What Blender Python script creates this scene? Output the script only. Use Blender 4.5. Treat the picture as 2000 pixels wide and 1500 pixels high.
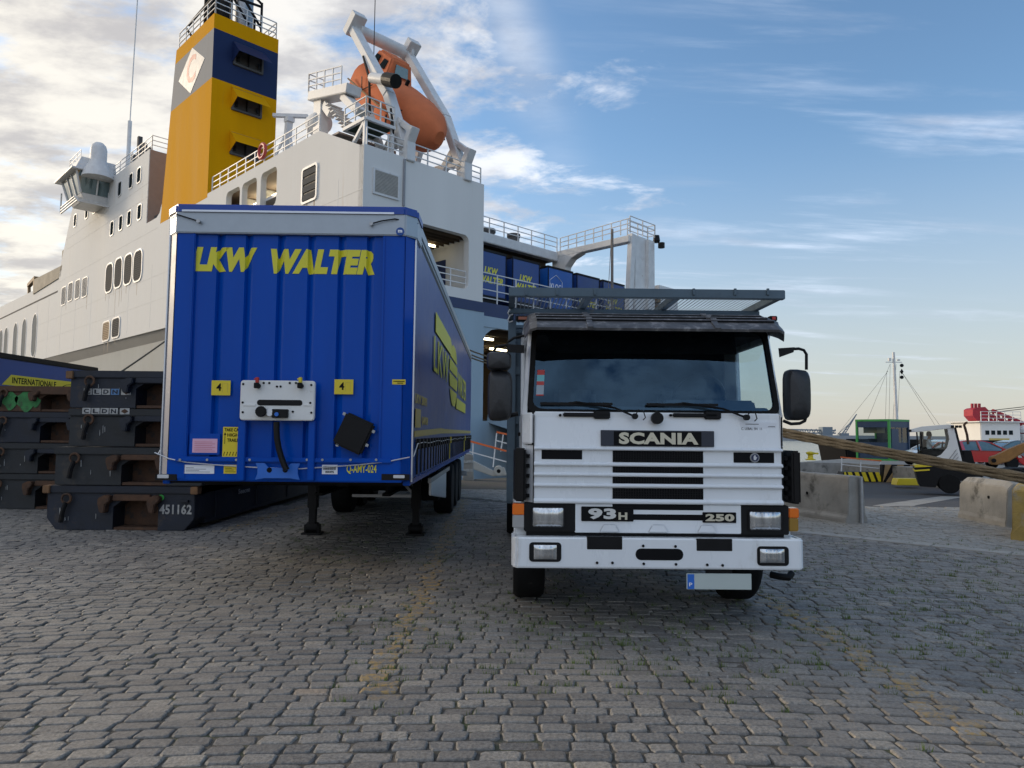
import bpy, bmesh, math, random
from math import sin, cos, pi, radians
from mathutils import Vector, Matrix
random.seed(11)
for o in list(bpy.data.objects): bpy.data.objects.remove(o)
sc = bpy.context.scene
COL = sc.collection
# ------------------------------------------------------------------ camera
FPX = 1390.0
CAM = Vector((0, 0, 1.65))
CROT = Matrix.Rotation(pi/2 + radians(3.95), 4, 'X') @ Matrix.Rotation(radians(0.55), 4, 'Z')
cd = bpy.data.cameras.new('camera'); cam = bpy.data.objects.new('camera', cd); COL.objects.link(cam)
cam.matrix_world = Matrix.Translation(CAM) @ CROT
cd.sensor_width = 36; cd.lens = 36*FPX/2000; cd.clip_start = .1; cd.clip_end = 6000
sc.camera = cam
# ------------------------------------------------------------------ light
SUN_AZ, SUN_EL = -66, 17       # degrees from +Y (negative = to the left), elevation
sd = Vector((sin(radians(SUN_AZ))*cos(radians(SUN_EL)), cos(radians(SUN_AZ))*cos(radians(SUN_EL)), sin(radians(SUN_EL))))
ld = bpy.data.lights.new('sun', 'SUN'); ld.energy = 1.5; ld.angle = radians(12); ld.color = (1, .82, .60)
sun = bpy.data.objects.new('sun', ld); COL.objects.link(sun)
sun.rotation_euler = sd.to_track_quat('Z', 'Y').to_euler()
w = bpy.data.worlds.new('World'); sc.world = w; w.use_nodes = True
N, L = w.node_tree.nodes, w.node_tree.links
N.clear()
def nd(t, **k):
    n = N.new(t)
    for a, b in k.items(): setattr(n, a, b)
    return n
def mth(op, a, b=None, c=None, clamp=False):
    n = nd('ShaderNodeMath', operation=op, use_clamp=clamp)
    for i, v in enumerate((a, b, c)):
        if v is None: continue
        if isinstance(v, (int, float)): n.inputs[i].default_value = v
        else: L.new(v, n.inputs[i])
    return n.outputs[0]
sky = nd('ShaderNodeTexSky', sky_type='NISHITA', sun_disc=False, sun_elevation=radians(SUN_EL), sun_rotation=radians(SUN_AZ),
         altitude=10, air_density=1.0, dust_density=.6, ozone_density=1.6)
tc = nd('ShaderNodeTexCoord')
sep = nd('ShaderNodeSeparateXYZ'); L.new(tc.outputs['Generated'], sep.inputs[0])
X_, Y_, Z_ = sep.outputs
up = mth('MAXIMUM', Z_, 0.0)
den = mth('ADD', up, .10)
cx = mth('DIVIDE', X_, den); cy = mth('DIVIDE', Y_, den)
def cvec(sx, sy, rot):
    cmb = nd('ShaderNodeCombineXYZ'); L.new(cx, cmb.inputs[0]); L.new(cy, cmb.inputs[1])
    mp = nd('ShaderNodeMapping'); mp.inputs['Rotation'].default_value = (0, 0, radians(rot)); mp.inputs['Scale'].default_value = (sx, sy, 1)
    L.new(cmb.outputs[0], mp.inputs[0]); return mp.outputs[0]
def noise(vec, scale, detail=6, rough=.55, dist=0, w_=0):
    n = nd('ShaderNodeTexNoise', noise_dimensions='3D')
    n.inputs['Scale'].default_value = scale; n.inputs['Detail'].default_value = detail
    n.inputs['Roughness'].default_value = rough; n.inputs['Distortion'].default_value = dist
    L.new(vec, n.inputs['Vector']); return n.outputs['Fac']
def ramp(f, a, b):
    n = nd('ShaderNodeMapRange', interpolation_type='SMOOTHSTEP')
    n.inputs['From Min'].default_value = a; n.inputs['From Max'].default_value = b
    L.new(f, n.inputs['Value']); return n.outputs[0]
v1 = cvec(1, 1, 20)
big = noise(v1, .55, 4, .5)
puff = noise(cvec(1, 1.35, 62), 3.5, 9, .60, .25)
wisp = noise(cvec(.55, 2.6, 12), 1.5, 8, .6, .35)
# cover grows to the left of the view and thins to clear sky on the right
side = mth('ADD', mth('SUBTRACT', mth('MULTIPLY', Y_, .12), X_), mth('MULTIPLY', mth('MAXIMUM', mth('MULTIPLY', Y_, -1), 0.0), .8))   # >0 to the left; unseen cloud behind the camera is added as fill light
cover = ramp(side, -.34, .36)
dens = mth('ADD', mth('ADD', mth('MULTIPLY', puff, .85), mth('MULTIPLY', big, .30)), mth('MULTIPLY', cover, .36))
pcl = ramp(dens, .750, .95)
wcl = mth('MULTIPLY', mth('MULTIPLY', ramp(wisp, .50, .78), ramp(big, .38, .56)), .75)
# one tall cirrus band ahead
ya = mth('MAXIMUM', Y_, .05)
ta, te = mth('DIVIDE', X_, ya), mth('DIVIDE', Z_, ya)
off = mth('SUBTRACT', ta, mth('ADD', mth('MULTIPLY', te, -.36), .205))
gs = mth('POWER', 2.718, mth('MULTIPLY', mth('POWER', mth('ABSOLUTE', mth('DIVIDE', off, .042)), 2.0), -1.0))
band_c = mth('MULTIPLY', mth('MULTIPLY', gs, ramp(te, .30, .60)), mth('ADD', mth('MULTIPLY', wisp, 1.25), -.22))
wcl = mth('MAXIMUM', wcl, mth('MULTIPLY', band_c, ramp(Y_, .0, .3)))
cl = mth('MAXIMUM', pcl, wcl)
cl = mth('MULTIPLY', cl, ramp(Z_, .0, .10))
low = mth('MULTIPLY', ramp(Z_, .22, .0), .0)
shade = ramp(noise(cvec(1, 1.6, 58), 2.4, 8, .60), .37, .60)
# clouds warm towards the sun; away from it raised and bluer as added fill
dt = nd('ShaderNodeVectorMath', operation='DOT_PRODUCT'); L.new(tc.outputs['Generated'], dt.inputs[0]); dt.inputs[1].default_value = sd
near = ramp(dt.outputs['Value'], .05, .95)
def mixc(f, a, b):
    n = nd('ShaderNodeMix', data_type='RGBA')
    if isinstance(f, (int, float)): n.inputs['Factor'].default_value = f
    else: L.new(f, n.inputs['Factor'])
    for k, v in (('A', a), ('B', b)):
        s = [i for i in n.inputs if i.name == k and i.type == 'RGBA'][0]
        if isinstance(v, tuple): s.default_value = (*v, 1)
        else: L.new(v, s)
    return [o_ for o_ in n.outputs if o_.type == 'RGBA'][0]
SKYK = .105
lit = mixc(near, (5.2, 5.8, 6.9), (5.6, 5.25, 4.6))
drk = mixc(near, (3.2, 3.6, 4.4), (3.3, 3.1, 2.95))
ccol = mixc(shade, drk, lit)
hz = ramp(Z_, .40, -.02)
hsv_ = nd('ShaderNodeHueSaturation'); hsv_.inputs['Saturation'].default_value = 1.12; hsv_.inputs['Value'].default_value = 1.14
L.new(sky.outputs[0], hsv_.inputs['Color'])
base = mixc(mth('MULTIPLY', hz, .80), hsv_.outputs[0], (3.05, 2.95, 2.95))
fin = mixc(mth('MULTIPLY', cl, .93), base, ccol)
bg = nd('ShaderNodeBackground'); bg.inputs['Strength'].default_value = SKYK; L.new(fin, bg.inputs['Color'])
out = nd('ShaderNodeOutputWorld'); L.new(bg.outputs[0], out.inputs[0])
vs = sc.view_settings; vs.view_transform = 'Standard'; vs.look = 'None'; vs.gamma = 1; vs.use_curve_mapping = False; vs.exposure = .85
sc.cycles.use_denoising = True
sc.cycles.max_bounces = 8; sc.cycles.transparent_max_bounces = 16
# ------------------------------------------------------------------ helpers
def ray(px, py): return CROT.to_3x3() @ Vector(((px-1000)/FPX, (750-py)/FPX, -1))
def at(px, py, Y): d = ray(px, py); return CAM + d*(Y/d.y)
def gnd(px, py, z=0): d = ray(px, py); return CAM + d*((z-CAM.z)/d.z)
class Root:                                     # a frame: origin + heading, to read places off the photograph
    def __init__(s, loc, deg):
        s.m = Matrix.Translation(Vector(loc)) @ Matrix.Rotation(radians(deg), 4, 'Z'); s.i = s.m.inverted()
    def hit(s, px, py, axis, val):
        o_ = s.i @ CAM; d = s.i.to_3x3() @ ray(px, py); t = (val-o_[axis])/d[axis]; return o_ + d*t
    def rect(s, px0, py0, px1, py1, ly):        # upright rectangle on the local plane y = ly
        c = s.hit((px0+px1)/2, (py0+py1)/2, 1, ly); k = (s.m @ c).y/FPX
        return c.x-(px1-px0)/2*k, c.x+(px1-px0)/2*k, c.z-(py1-py0)/2*k, c.z+(py1-py0)/2*k
MATS = {}
def M(name, col, rough=.5, metal=0, var=.15, scale=3, bump=0, bs=60, st=None, sa=.5, ss=2, streak=1, coat=0, emit=0, spec=.5):
    if name in MATS: return MATS[name]
    m = bpy.data.materials.new(name); m.use_nodes = True; nt = m.node_tree; n_, l_ = nt.nodes, nt.links
    b = n_['Principled BSDF']; b.inputs['Roughness'].default_value = rough; b.inputs['Metallic'].default_value = metal
    b.inputs['Coat Weight'].default_value = coat; b.inputs['Coat Roughness'].default_value = .08; b.inputs['Specular IOR Level'].default_value = spec
    t = n_.new('ShaderNodeTexCoord'); mp = n_.new('ShaderNodeMapping'); mp.inputs['Scale'].default_value = (1, 1, 1/streak)
    l_.new(t.outputs['Object'], mp.inputs[0])
    a = n_.new('ShaderNodeTexNoise'); a.inputs['Scale'].default_value = scale; a.inputs['Detail'].default_value = 7; a.inputs['Roughness'].default_value = .62
    l_.new(mp.outputs[0], a.inputs['Vector'])
    hsv = n_.new('ShaderNodeMapRange'); hsv.inputs['From Min'].default_value = .3; hsv.inputs['From Max'].default_value = .7
    hsv.inputs['To Min'].default_value = 1-var; hsv.inputs['To Max'].default_value = 1+var*.6
    l_.new(a.outputs['Fac'], hsv.inputs['Value'])
    mu = n_.new('ShaderNodeMix'); mu.data_type = 'RGBA'; mu.blend_type = 'MULTIPLY'; mu.inputs['Factor'].default_value = 1
    mu.inputs[6].default_value = (*col, 1); l_.new(hsv.outputs[0], mu.inputs[7])
    c = mu.outputs[2]
    if st:
        s = n_.new('ShaderNodeTexNoise'); s.inputs['Scale'].default_value = ss; s.inputs['Detail'].default_value = 9; s.inputs['Roughness'].default_value = .68
        l_.new(mp.outputs[0], s.inputs['Vector'])
        r = n_.new('ShaderNodeMapRange'); r.interpolation_type = 'SMOOTHSTEP'
        r.inputs['From Min'].default_value = .72-.32*sa; r.inputs['From Max'].default_value = .86-.30*sa
        l_.new(s.outputs['Fac'], r.inputs['Value'])
        mx = n_.new('ShaderNodeMix'); mx.data_type = 'RGBA'; l_.new(r.outputs[0], mx.inputs['Factor']); l_.new(c, mx.inputs[6]); mx.inputs[7].default_value = (*st, 1)
        c = mx.outputs[2]
    l_.new(c, b.inputs['Base Color'])
    rr = n_.new('ShaderNodeMapRange'); rr.inputs['To Min'].default_value = max(.02, rough*.75); rr.inputs['To Max'].default_value = min(1, rough*1.3)
    l_.new(a.outputs['Fac'], rr.inputs['Value']); l_.new(rr.outputs[0], b.inputs['Roughness'])
    if bump:
        nb = n_.new('ShaderNodeTexNoise'); nb.inputs['Scale'].default_value = bs; nb.inputs['Detail'].default_value = 5
        l_.new(t.outputs['Object'], nb.inputs['Vector'])
        bp = n_.new('ShaderNodeBump'); bp.inputs['Strength'].default_value = 1; bp.inputs['Distance'].default_value = bump
        l_.new(nb.outputs['Fac'], bp.inputs['Height']); l_.new(bp.outputs[0], b.inputs['Normal'])
    if emit:
        b.inputs['Emission Color'].default_value = (*col, 1); b.inputs['Emission Strength'].default_value = emit
    MATS[name] = m; return m
def glass(name, tint, gloss=.06, rough=.02, refl=(1, 1, 1)):
    m = bpy.data.materials.new(name); m.use_nodes = True; nt = m.node_tree; n_, l_ = nt.nodes, nt.links; n_.clear()
    tr = n_.new('ShaderNodeBsdfTransparent'); tr.inputs[0].default_value = (*tint, 1)
    g = n_.new('ShaderNodeBsdfGlossy'); g.inputs['Roughness'].default_value = rough; g.inputs['Color'].default_value = (*refl, 1)
    f = n_.new('ShaderNodeLayerWeight'); f.inputs['Blend'].default_value = .5
    pw = n_.new('ShaderNodeMath'); pw.operation = 'POWER'; pw.inputs[1].default_value = 5; l_.new(f.outputs['Facing'], pw.inputs[0])
    ad = n_.new('ShaderNodeMath'); ad.operation = 'ADD'; ad.inputs[1].default_value = gloss+.03; ad.use_clamp = True; l_.new(pw.outputs[0], ad.inputs[0])
    mx = n_.new('ShaderNodeMixShader'); l_.new(ad.outputs[0], mx.inputs[0]); l_.new(tr.outputs[0], mx.inputs[1]); l_.new(g.outputs[0], mx.inputs[2])
    o_ = n_.new('ShaderNodeOutputMaterial'); l_.new(mx.outputs[0], o_.inputs[0]); MATS[name] = m; return m
class MB:
    def __init__(s): s.v, s.f, s.mi, s.cur = [], [], [], 0
    def add(s, vs_, fs):
        k = len(s.v); s.v += [tuple(p) for p in vs_]
        for f in fs: s.f.append(tuple(i+k for i in f)); s.mi.append(s.cur)
        return s
    def box(s, x0, x1, y0, y1, z0, z1):
        if x0 > x1: x0, x1 = x1, x0
        if y0 > y1: y0, y1 = y1, y0
        if z0 > z1: z0, z1 = z1, z0
        return s.add([(x0,y0,z0),(x1,y0,z0),(x1,y1,z0),(x0,y1,z0),(x0,y0,z1),(x1,y0,z1),(x1,y1,z1),(x0,y1,z1)],
                     [(3,2,1,0),(4,5,6,7),(0,1,5,4),(1,2,6,5),(2,3,7,6),(3,0,4,7)])
    def hexa(s, p):                             # 8 corners: bottom ring ccw, top ring ccw
        return s.add(p, [(3,2,1,0),(4,5,6,7),(0,1,5,4),(1,2,6,5),(2,3,7,6),(3,0,4,7)])
    def prism(s, pts, axis, a, b):              # 2d outline extruded along an axis (0 x, 1 y, 2 z)
        def q(p, t): return (t, p[0], p[1]) if axis == 0 else (p[0], t, p[1]) if axis == 1 else (p[0], p[1], t)
        n = len(pts); fs = [tuple(range(n)), tuple(range(2*n-1, n-1, -1))] + [(i, i+n, (i+1) % n+n, (i+1) % n) for i in range(n)]
        return s.add([q(p, a) for p in pts]+[q(p, b) for p in pts], fs)
    def beam(s, p, q, w_, h, up=(0, 0, 1)):     # square bar from p to q
        p, q = Vector(p), Vector(q); d = (q-p).normalized(); u = Vector(up)
        if abs(d.dot(u)) > .98: u = Vector((0, 1, 0))
        a = d.cross(u).normalized()*w_/2; b = a.cross(d).normalized()*h/2
        r = [-a-b, a-b, a+b, -a+b]
        return s.add([p+k for k in r]+[q+k for k in r], [(3,2,1,0),(4,5,6,7),(0,1,5,4),(1,2,6,5),(2,3,7,6),(3,0,4,7)])
    def tube(s, pts, r, n=8, cap=True, r1=None):
        pts = [Vector(p) for p in pts]; m = len(pts); k0 = len(s.v); u = None
        vs_, fs = [], []
        for i, p in enumerate(pts):
            d = (pts[min(i+1, m-1)]-pts[max(i-1, 0)]).normalized()
            if u is None: u = d.orthogonal().normalized()
            u = (u-d*u.dot(d)).normalized(); wv = d.cross(u)
            rr = r if r1 is None else r+(r1-r)*i/(m-1)
            vs_ += [p+(u*cos(2*pi*j/n)+wv*sin(2*pi*j/n))*rr for j in range(n)]
        for i in range(m-1):
            for j in range(n): fs.append((i*n+j, i*n+(j+1) % n, (i+1)*n+(j+1) % n, (i+1)*n+j))
        if cap: fs += [tuple(range(n-1, -1, -1)), tuple(range((m-1)*n, m*n))]
        return s.add(vs_, fs)
    def cyl(s, p, q, r, n=16, r1=None): return s.tube([p, q], r, n, True, r1)
    def lathe(s, prof, c, axis=2, n=24):        # prof: (radius, height) pairs
        vs_, fs = [], []; m = len(prof)
        for r, h in prof:
            for j in range(n):
                a, b = r*cos(2*pi*j/n), r*sin(2*pi*j/n)
                q = (a, b, h) if axis == 2 else (h, a, b) if axis == 0 else (b, h, a)
                vs_.append((c[0]+q[0], c[1]+q[1], c[2]+q[2]))
        for i in range(m-1):
            for j in range(n): fs.append((i*n+j, i*n+(j+1) % n, (i+1)*n+(j+1) % n, (i+1)*n+j))
        fs += [tuple(range(n-1, -1, -1)), tuple(range((m-1)*n, m*n))]
        return s.add(vs_, fs)
    def build(s, name, mats, parent=None, bevel=0, smooth=False, seg=2, fix=True, loc=None):
        me = bpy.data.meshes.new(name); me.from_pydata(s.v, [], s.f)
        if not isinstance(mats, (list, tuple)): mats = [mats]
        for m in mats: me.materials.append(m)
        if len(mats) > 1: me.polygons.foreach_set('material_index', s.mi)
        if fix or bevel:
            bm = bmesh.new(); bm.from_mesh(me)
            bmesh.ops.recalc_face_normals(bm, faces=bm.faces)
            if bevel:
                es = [e for e in bm.edges if e.is_manifold and e.calc_face_angle(0) > .5]
                bmesh.ops.bevel(bm, geom=es, offset=bevel, segments=seg, affect='EDGES', clamp_overlap=True)
            bm.to_mesh(me); bm.free()
        if smooth:
            me.polygons.foreach_set('use_smooth', [True]*len(me.polygons))
            try: me.set_sharp_from_angle(angle=radians(38))
            except Exception: pass
        o = bpy.data.objects.new(name, me); COL.objects.link(o)
        if parent: o.parent = parent
        if loc: o.location = loc
        return o
def tag(o, label=None, cat=None, group=None, kind=None):
    for k, v in (('label', label), ('category', cat), ('group', group), ('kind', kind)):
        if v: o[k] = v
    return o
def empty(name, loc, deg=0, label=None, cat=None, group=None):
    o = bpy.data.objects.new(name, None); COL.objects.link(o); o.location = loc; o.rotation_euler = (0, 0, radians(deg)); o.empty_display_size = .3
    return tag(o, label, cat, group)
def rrect(x0, x1, z0, z1, r, n=4):
    p = []
    for cx_, cz_, a0 in ((x1-r, z1-r, 0), (x0+r, z1-r, 90), (x0+r, z0+r, 180), (x1-r, z0+r, 270)):
        for i in range(n+1): a = radians(a0+90*i/n); p.append((cx_+r*cos(a), cz_+r*sin(a)))
    return p
def frame_prism(mb, outer, inner, axis, a, b):  # ring between two outlines with equal counts
    def q(p, t): return (t, p[0], p[1]) if axis == 0 else (p[0], t, p[1])
    n = len(outer); vs_ = [q(p, t) for t in (a, b) for lst in (outer, inner) for p in lst]; fs = []
    for i in range(n):
        j = (i+1) % n
        fs += [(i, j, n+j, n+i), (2*n+i, 3*n+i, 3*n+j, 2*n+j), (i, 2*n+i, 2*n+j, j), (n+i, n+j, 3*n+j, 3*n+i)]
    mb.add(vs_, fs)
def text(name, body, rect, y, mat, parent, bold=.02, shear=0, face='front', ext=.0015, warp=None, cuts=()):
    """Lettering fitted to rect (x0,x1,z0,z1) on a plane facing -y ('front') or +x ('right', x is then depth y)."""
    cu = bpy.data.curves.new(name, 'FONT'); cu.body = body; cu.offset = bold; cu.shear = shear; cu.extrude = ext; cu.space_line = .9; cu.space_character = 1+bold*1.6
    cu.resolution_u = 3
    if '\n' in body: cu.align_x = 'CENTER'
    t = bpy.data.objects.new(name, cu); COL.objects.link(t)
    me = bpy.data.meshes.new_from_object(t.evaluated_get(bpy.context.evaluated_depsgraph_get()))
    bpy.data.objects.remove(t); bpy.data.curves.remove(cu)
    xs = [v.co.x for v in me.vertices]; ys = [v.co.y for v in me.vertices]
    x0, x1, y0, y1 = min(xs), max(xs), min(ys), max(ys); rx0, rx1, rz0, rz1 = rect
    if cuts or warp:
        bm = bmesh.new(); bm.from_mesh(me)
        for v in bm.verts: v.co.x = rx0+(v.co.x-x0)/(x1-x0)*(rx1-rx0); v.co.y = rz0+(v.co.y-y0)/(y1-y0)*(rz1-rz0)
        for c in cuts: bmesh.ops.bisect_plane(bm, geom=bm.verts[:]+bm.edges[:]+bm.faces[:], plane_co=(c, 0, 0), plane_no=(1, 0, 0))
        bm.to_mesh(me); bm.free()
    for v in me.vertices:
        if cuts or warp: a, b = v.co.x, v.co.y
        else: a = rx0+(v.co.x-x0)/(x1-x0)*(rx1-rx0); b = rz0+(v.co.y-y0)/(y1-y0)*(rz1-rz0)
        d = v.co.z; off = warp(a) if warp else 0
        v.co = (a, y+off-d, b) if face == 'front' else (y+d, a, b)
    me.materials.clear(); me.materials.append(mat); me.name = name
    o = bpy.data.objects.new(name, me); COL.objects.link(o)
    if parent: o.parent = parent
    return o
def dup(src, loc, deg, label, group=None):
    r = src.copy(); COL.objects.link(r); r.location = loc; r.rotation_euler = (0, 0, radians(deg)); r['label'] = label
    if group: r['group'] = group
    def kids(a, b):
        for ch in list(a.children):
            if ch == b: continue
            c = ch.copy(); COL.objects.link(c); c.parent = b; kids(ch, c)
    kids(src, r); return r
# ------------------------------------------------------------------ ship frame (x across the stern, y forward along the side)
SHIP = Root((-7.2, 33.2, 0), 45)
def S(v, u, z=0): return SHIP.m @ Vector((v, u, z))
# ------------------------------------------------------------------ materials of the ground
def sett_mat():
    m = bpy.data.materials.new('granite_sett'); m.use_nodes = True; nt = m.node_tree; n_, l_ = nt.nodes, nt.links
    b = n_['Principled BSDF']
    def A(nm): a = n_.new('ShaderNodeAttribute'); a.attribute_name = nm; return a.outputs['Fac']
    geo = n_.new('ShaderNodeNewGeometry')
    def nz(sc_, det=6, ro=.6):
        a = n_.new('ShaderNodeTexNoise'); a.inputs['Scale'].default_value = sc_; a.inputs['Detail'].default_value = det; a.inputs['Roughness'].default_value = ro
        l_.new(geo.outputs['Position'], a.inputs['Vector']); return a.outputs['Fac']
    def mr(f, a, b_, c=0, d=1):
        r = n_.new('ShaderNodeMapRange'); r.interpolation_type = 'SMOOTHSTEP'
        for k, v in zip(('From Min', 'From Max', 'To Min', 'To Max'), (a, b_, c, d)): r.inputs[k].default_value = v
        l_.new(f, r.inputs['Value']); return r.outputs[0]
    def mul(f, g):
        a = n_.new('ShaderNodeMath'); a.operation = 'MULTIPLY'; l_.new(f, a.inputs[0])
        if isinstance(g, float): a.inputs[1].default_value = g
        else: l_.new(g, a.inputs[1])
        return a.outputs[0]
    def mix(f, c0, c1, bt='MIX'):
        x = n_.new('ShaderNodeMix'); x.data_type = 'RGBA'; x.blend_type = bt
        if isinstance(f, float): x.inputs['Factor'].default_value = f
        else: l_.new(f, x.inputs['Factor'])
        for i, c in ((6, c0), (7, c1)):
            if isinstance(c, tuple): x.inputs[i].default_value = (*c, 1)
            else: l_.new(c, x.inputs[i])
        return x.outputs[2]
    cr = n_.new('ShaderNodeValToRGB'); e = cr.color_ramp.elements
    e[0].position, e[0].color = 0, (.105, .100, .094, 1); e[1].position, e[1].color = 1, (.26, .21, .165, 1)
    for p, c in ((.35, (.158, .150, .139)), (.62, (.205, .193, .174)), (.86, (.262, .240, .205)), (.93, (.31, .265, .205)), (.97, (.27, .215, .165))):
        k = e.new(p); k.color = (*c, 1)
    l_.new(A('tint'), cr.inputs[0])
    c = cr.outputs[0]
    g = nz(46, 9, .78); l2 = mr(g, .28, .72, .42, 1.66)
    c = mix(1.0, c, l2, 'MULTIPLY')
    c = mix(mr(nz(.55, 3), .38, .66, 0, .35), c, (.25, .222, .185))                 # broad dusty patches
    c = mix(mr(nz(.9, 5, .65), .52, .68, 0, .42), c, (.075, .074, .074))          # oily dark patches
    c = mix(mul(mr(nz(300, 2), .60, .72), .35), c, (.30, .29, .27))             # mica specks
    c = mix(mul(mr(nz(7.5, 5, .75), .66, .73), .75), c, (.50, .50, .48))        # droppings, chalky spots
    c = mix(mul(mul(A('paint'), mr(nz(15, 7, .72), .46, .58)), .9), c, (.36, .235, .075))   # worn yellow line
    c = mix(mul(A('pale'), .62), c, (.36, .34, .295))
    l_.new(c, b.inputs['Base Color'])
    l_.new(mr(nz(22), .3, .7, .48, .8), b.inputs['Roughness'])
    bp = n_.new('ShaderNodeBump'); bp.inputs['Distance'].default_value = .006; bp.inputs['Strength'].default_value = .9
    h = n_.new('ShaderNodeMath'); h.operation = 'MULTIPLY_ADD'; l_.new(nz(48, 8, .7), h.inputs[0]); h.inputs[1].default_value = 1.5; l_.new(nz(14, 3), h.inputs[2])
    l_.new(h.outputs[0], bp.inputs['Height']); l_.new(bp.outputs[0], b.inputs['Normal'])
    return m
m_sett = sett_mat()
m_dirt = M('joint_soil', (.085, .076, .062), .95, var=.5, scale=20, bump=.01, bs=90, st=(.045, .062, .018), sa=.62, ss=1.6)
m_asph = M('old_asphalt', (.058, .054, .053), .85, var=.3, scale=1.2, bump=.006, bs=120, st=(.11, .10, .095), sa=.4, ss=.5)
m_conc = M('worn_concrete', (.30, .285, .255), .85, var=.25, scale=2.2, bump=.006, bs=45, st=(.10, .095, .082), sa=.52, ss=1.7)
m_strip = M('pale_kerb_concrete', (.33, .315, .285), .85, var=.2, scale=3, bump=.004, bs=60, st=(.17, .16, .14), sa=.4, ss=2.5)
# ------------------------------------------------------------------ quay, road, water
def sheet(name, pts, m, z=None):
    me = bpy.data.meshes.new(name); me.from_pydata([(p[0], p[1], p[2] if len(p) > 2 else z) for p in pts], [], [tuple(range(len(pts)))])
    bm = bmesh.new(); bm.from_mesh(me); bmesh.ops.triangulate(bm, faces=bm.faces)
    for f in bm.faces:
        if f.normal.z < 0: f.normal_flip()
    bm.to_mesh(me); bm.free(); me.materials.append(m)
    o = bpy.data.objects.new(name, me); COL.objects.link(o); return tag(o, kind='structure')
def gz(Y): return 0.0 if Y < 17.2 else -.06*(min(Y, 32)-17.2)
e1, e2, e3 = S(-3, 120), S(-3, -9.5), S(12.9, -9.5)
quay = sheet('quay_ground', [(-150, -40), (70, -40), (70, 17.2), (5.5, 17.2), (e3.x, e3.y), (e2.x, e2.y), (e1.x, e1.y), (-150, e1.y)], m_dirt, -.0115)
wl = [(17.3, 44.3), (20.7, 44.5), (21.4, 41.7), (22.0, 35.4), (70, 32.6)]
rd = MB()
for y0, y1 in ((17.2, 24.6), (24.6, 32), (32, 47)):
    def lx(Y): return 5.5+(Y-17.2)/(e3.y-17.2)*(e3.x-5.5) if Y <= e3.y else e3.x+(Y-e3.y)
    rd.add([(lx(y0), y0, gz(y0)-.03), (70, y0, gz(y0)-.03), (70, y1, gz(y1)-.03), (lx(y1), y1, gz(y1)-.03)], [(0, 1, 2, 3)])
tag(rd.build('ramp_road', m_asph, fix=False), kind='structure')
band = MB()
for i in range(6):
    t0, t1 = i/6, (i+1)/6
    q = []
    for t in (t0, t1):
        x, y = 8.3+t*9.2, 17.0+t*12.2
        q += [(x, y, gz(y)-.024), (x+.6, y-.55, gz(y-.55)-.024)]
    band.add(q, [(0, 1, 3, 2)])
tag(band.build('concrete_edge', m_conc, fix=False), kind='structure')
pier = MB()
b0, b1 = S(15.7+.0, -9.5), S(110, -9.5)
ring = [wl[0]]+wl[1:]+[(70, b1.y)]+[(b1.x-8, b1.y)]
k = len(ring)
pier.add([(x, y, 0) for x, y in ring]+[(x, y, -4) for x, y in ring], [tuple(range(k))]+[(i, i+k, (i+1) % k+k, (i+1) % k) for i in range(k)])
tag(pier.build('quay_pier', m_conc), kind='structure')
ew = MB()
for a, b in ((e1, e2), (e2, e3), (e3, S(34.6, -9.5))):
    za, zb = -.04, (-.04 if b is not e3 else -.04)
    ew.add([(a.x, a.y, za), (b.x, b.y, zb), (b.x, b.y, -5), (a.x, a.y, -5)], [(0, 1, 2, 3)])
tag(ew.build('quay_wall', m_conc, fix=False), kind='structure')
m_water = M('harbour_water', (.035, .055, .062), .10, var=.1, scale=.05, bump=.12, bs=.9)
wt = MB(); wt.add([(-4000, -200, -2.8), (4000, -200, -2.8), (4000, 5000, -2.8), (-4000, 5000, -2.8)], [(0, 1, 2, 3)])
tag(wt.build('harbour_water', m_water, fix=False), kind='structure')
# ------------------------------------------------------------------ setts
rs = random.Random(5)
lines = [[gnd(*p) for p in q] for q in ([(912, 965), (880, 1030), (815, 1190), (770, 1280), (730, 1350)],
         [(1490, 1160), (1620, 1240), (1700, 1290), (1820, 1370), (1890, 1425)], [(610, 985), (520, 1010), (440, 1036)])]
def dline(x, y):
    best = 9
    for q in lines:
        for a, b in zip(q, q[1:]):
            dx, dy = b.x-a.x, b.y-a.y; t = max(0, min(1, ((x-a.x)*dx+(y-a.y)*dy)/(dx*dx+dy*dy)))
            best = min(best, math.hypot(x-a.x-t*dx, y-a.y-t*dy))
    return best
s0, s1 = gnd(1560, 1040), gnd(2000, 1085)
sdx, sdy = s1.x-s0.x, s1.y-s0.y; sl = math.hypot(sdx, sdy)
def strip_side(x, y): return ((x-s0.x)*sdy-(y-s0.y)*sdx)/-sl      # >0 beyond the strip
def arch(x):
    a = x-.4; k = .024
    s = 1 if a > 0 else -1; a = abs(a)
    return -(k*a*a if a < 5 else k*25+2*k*5*(a-5))
class Acc:
    def __init__(s): s.v, s.f, s.t, s.p, s.l = [], [], [], [], []
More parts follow.
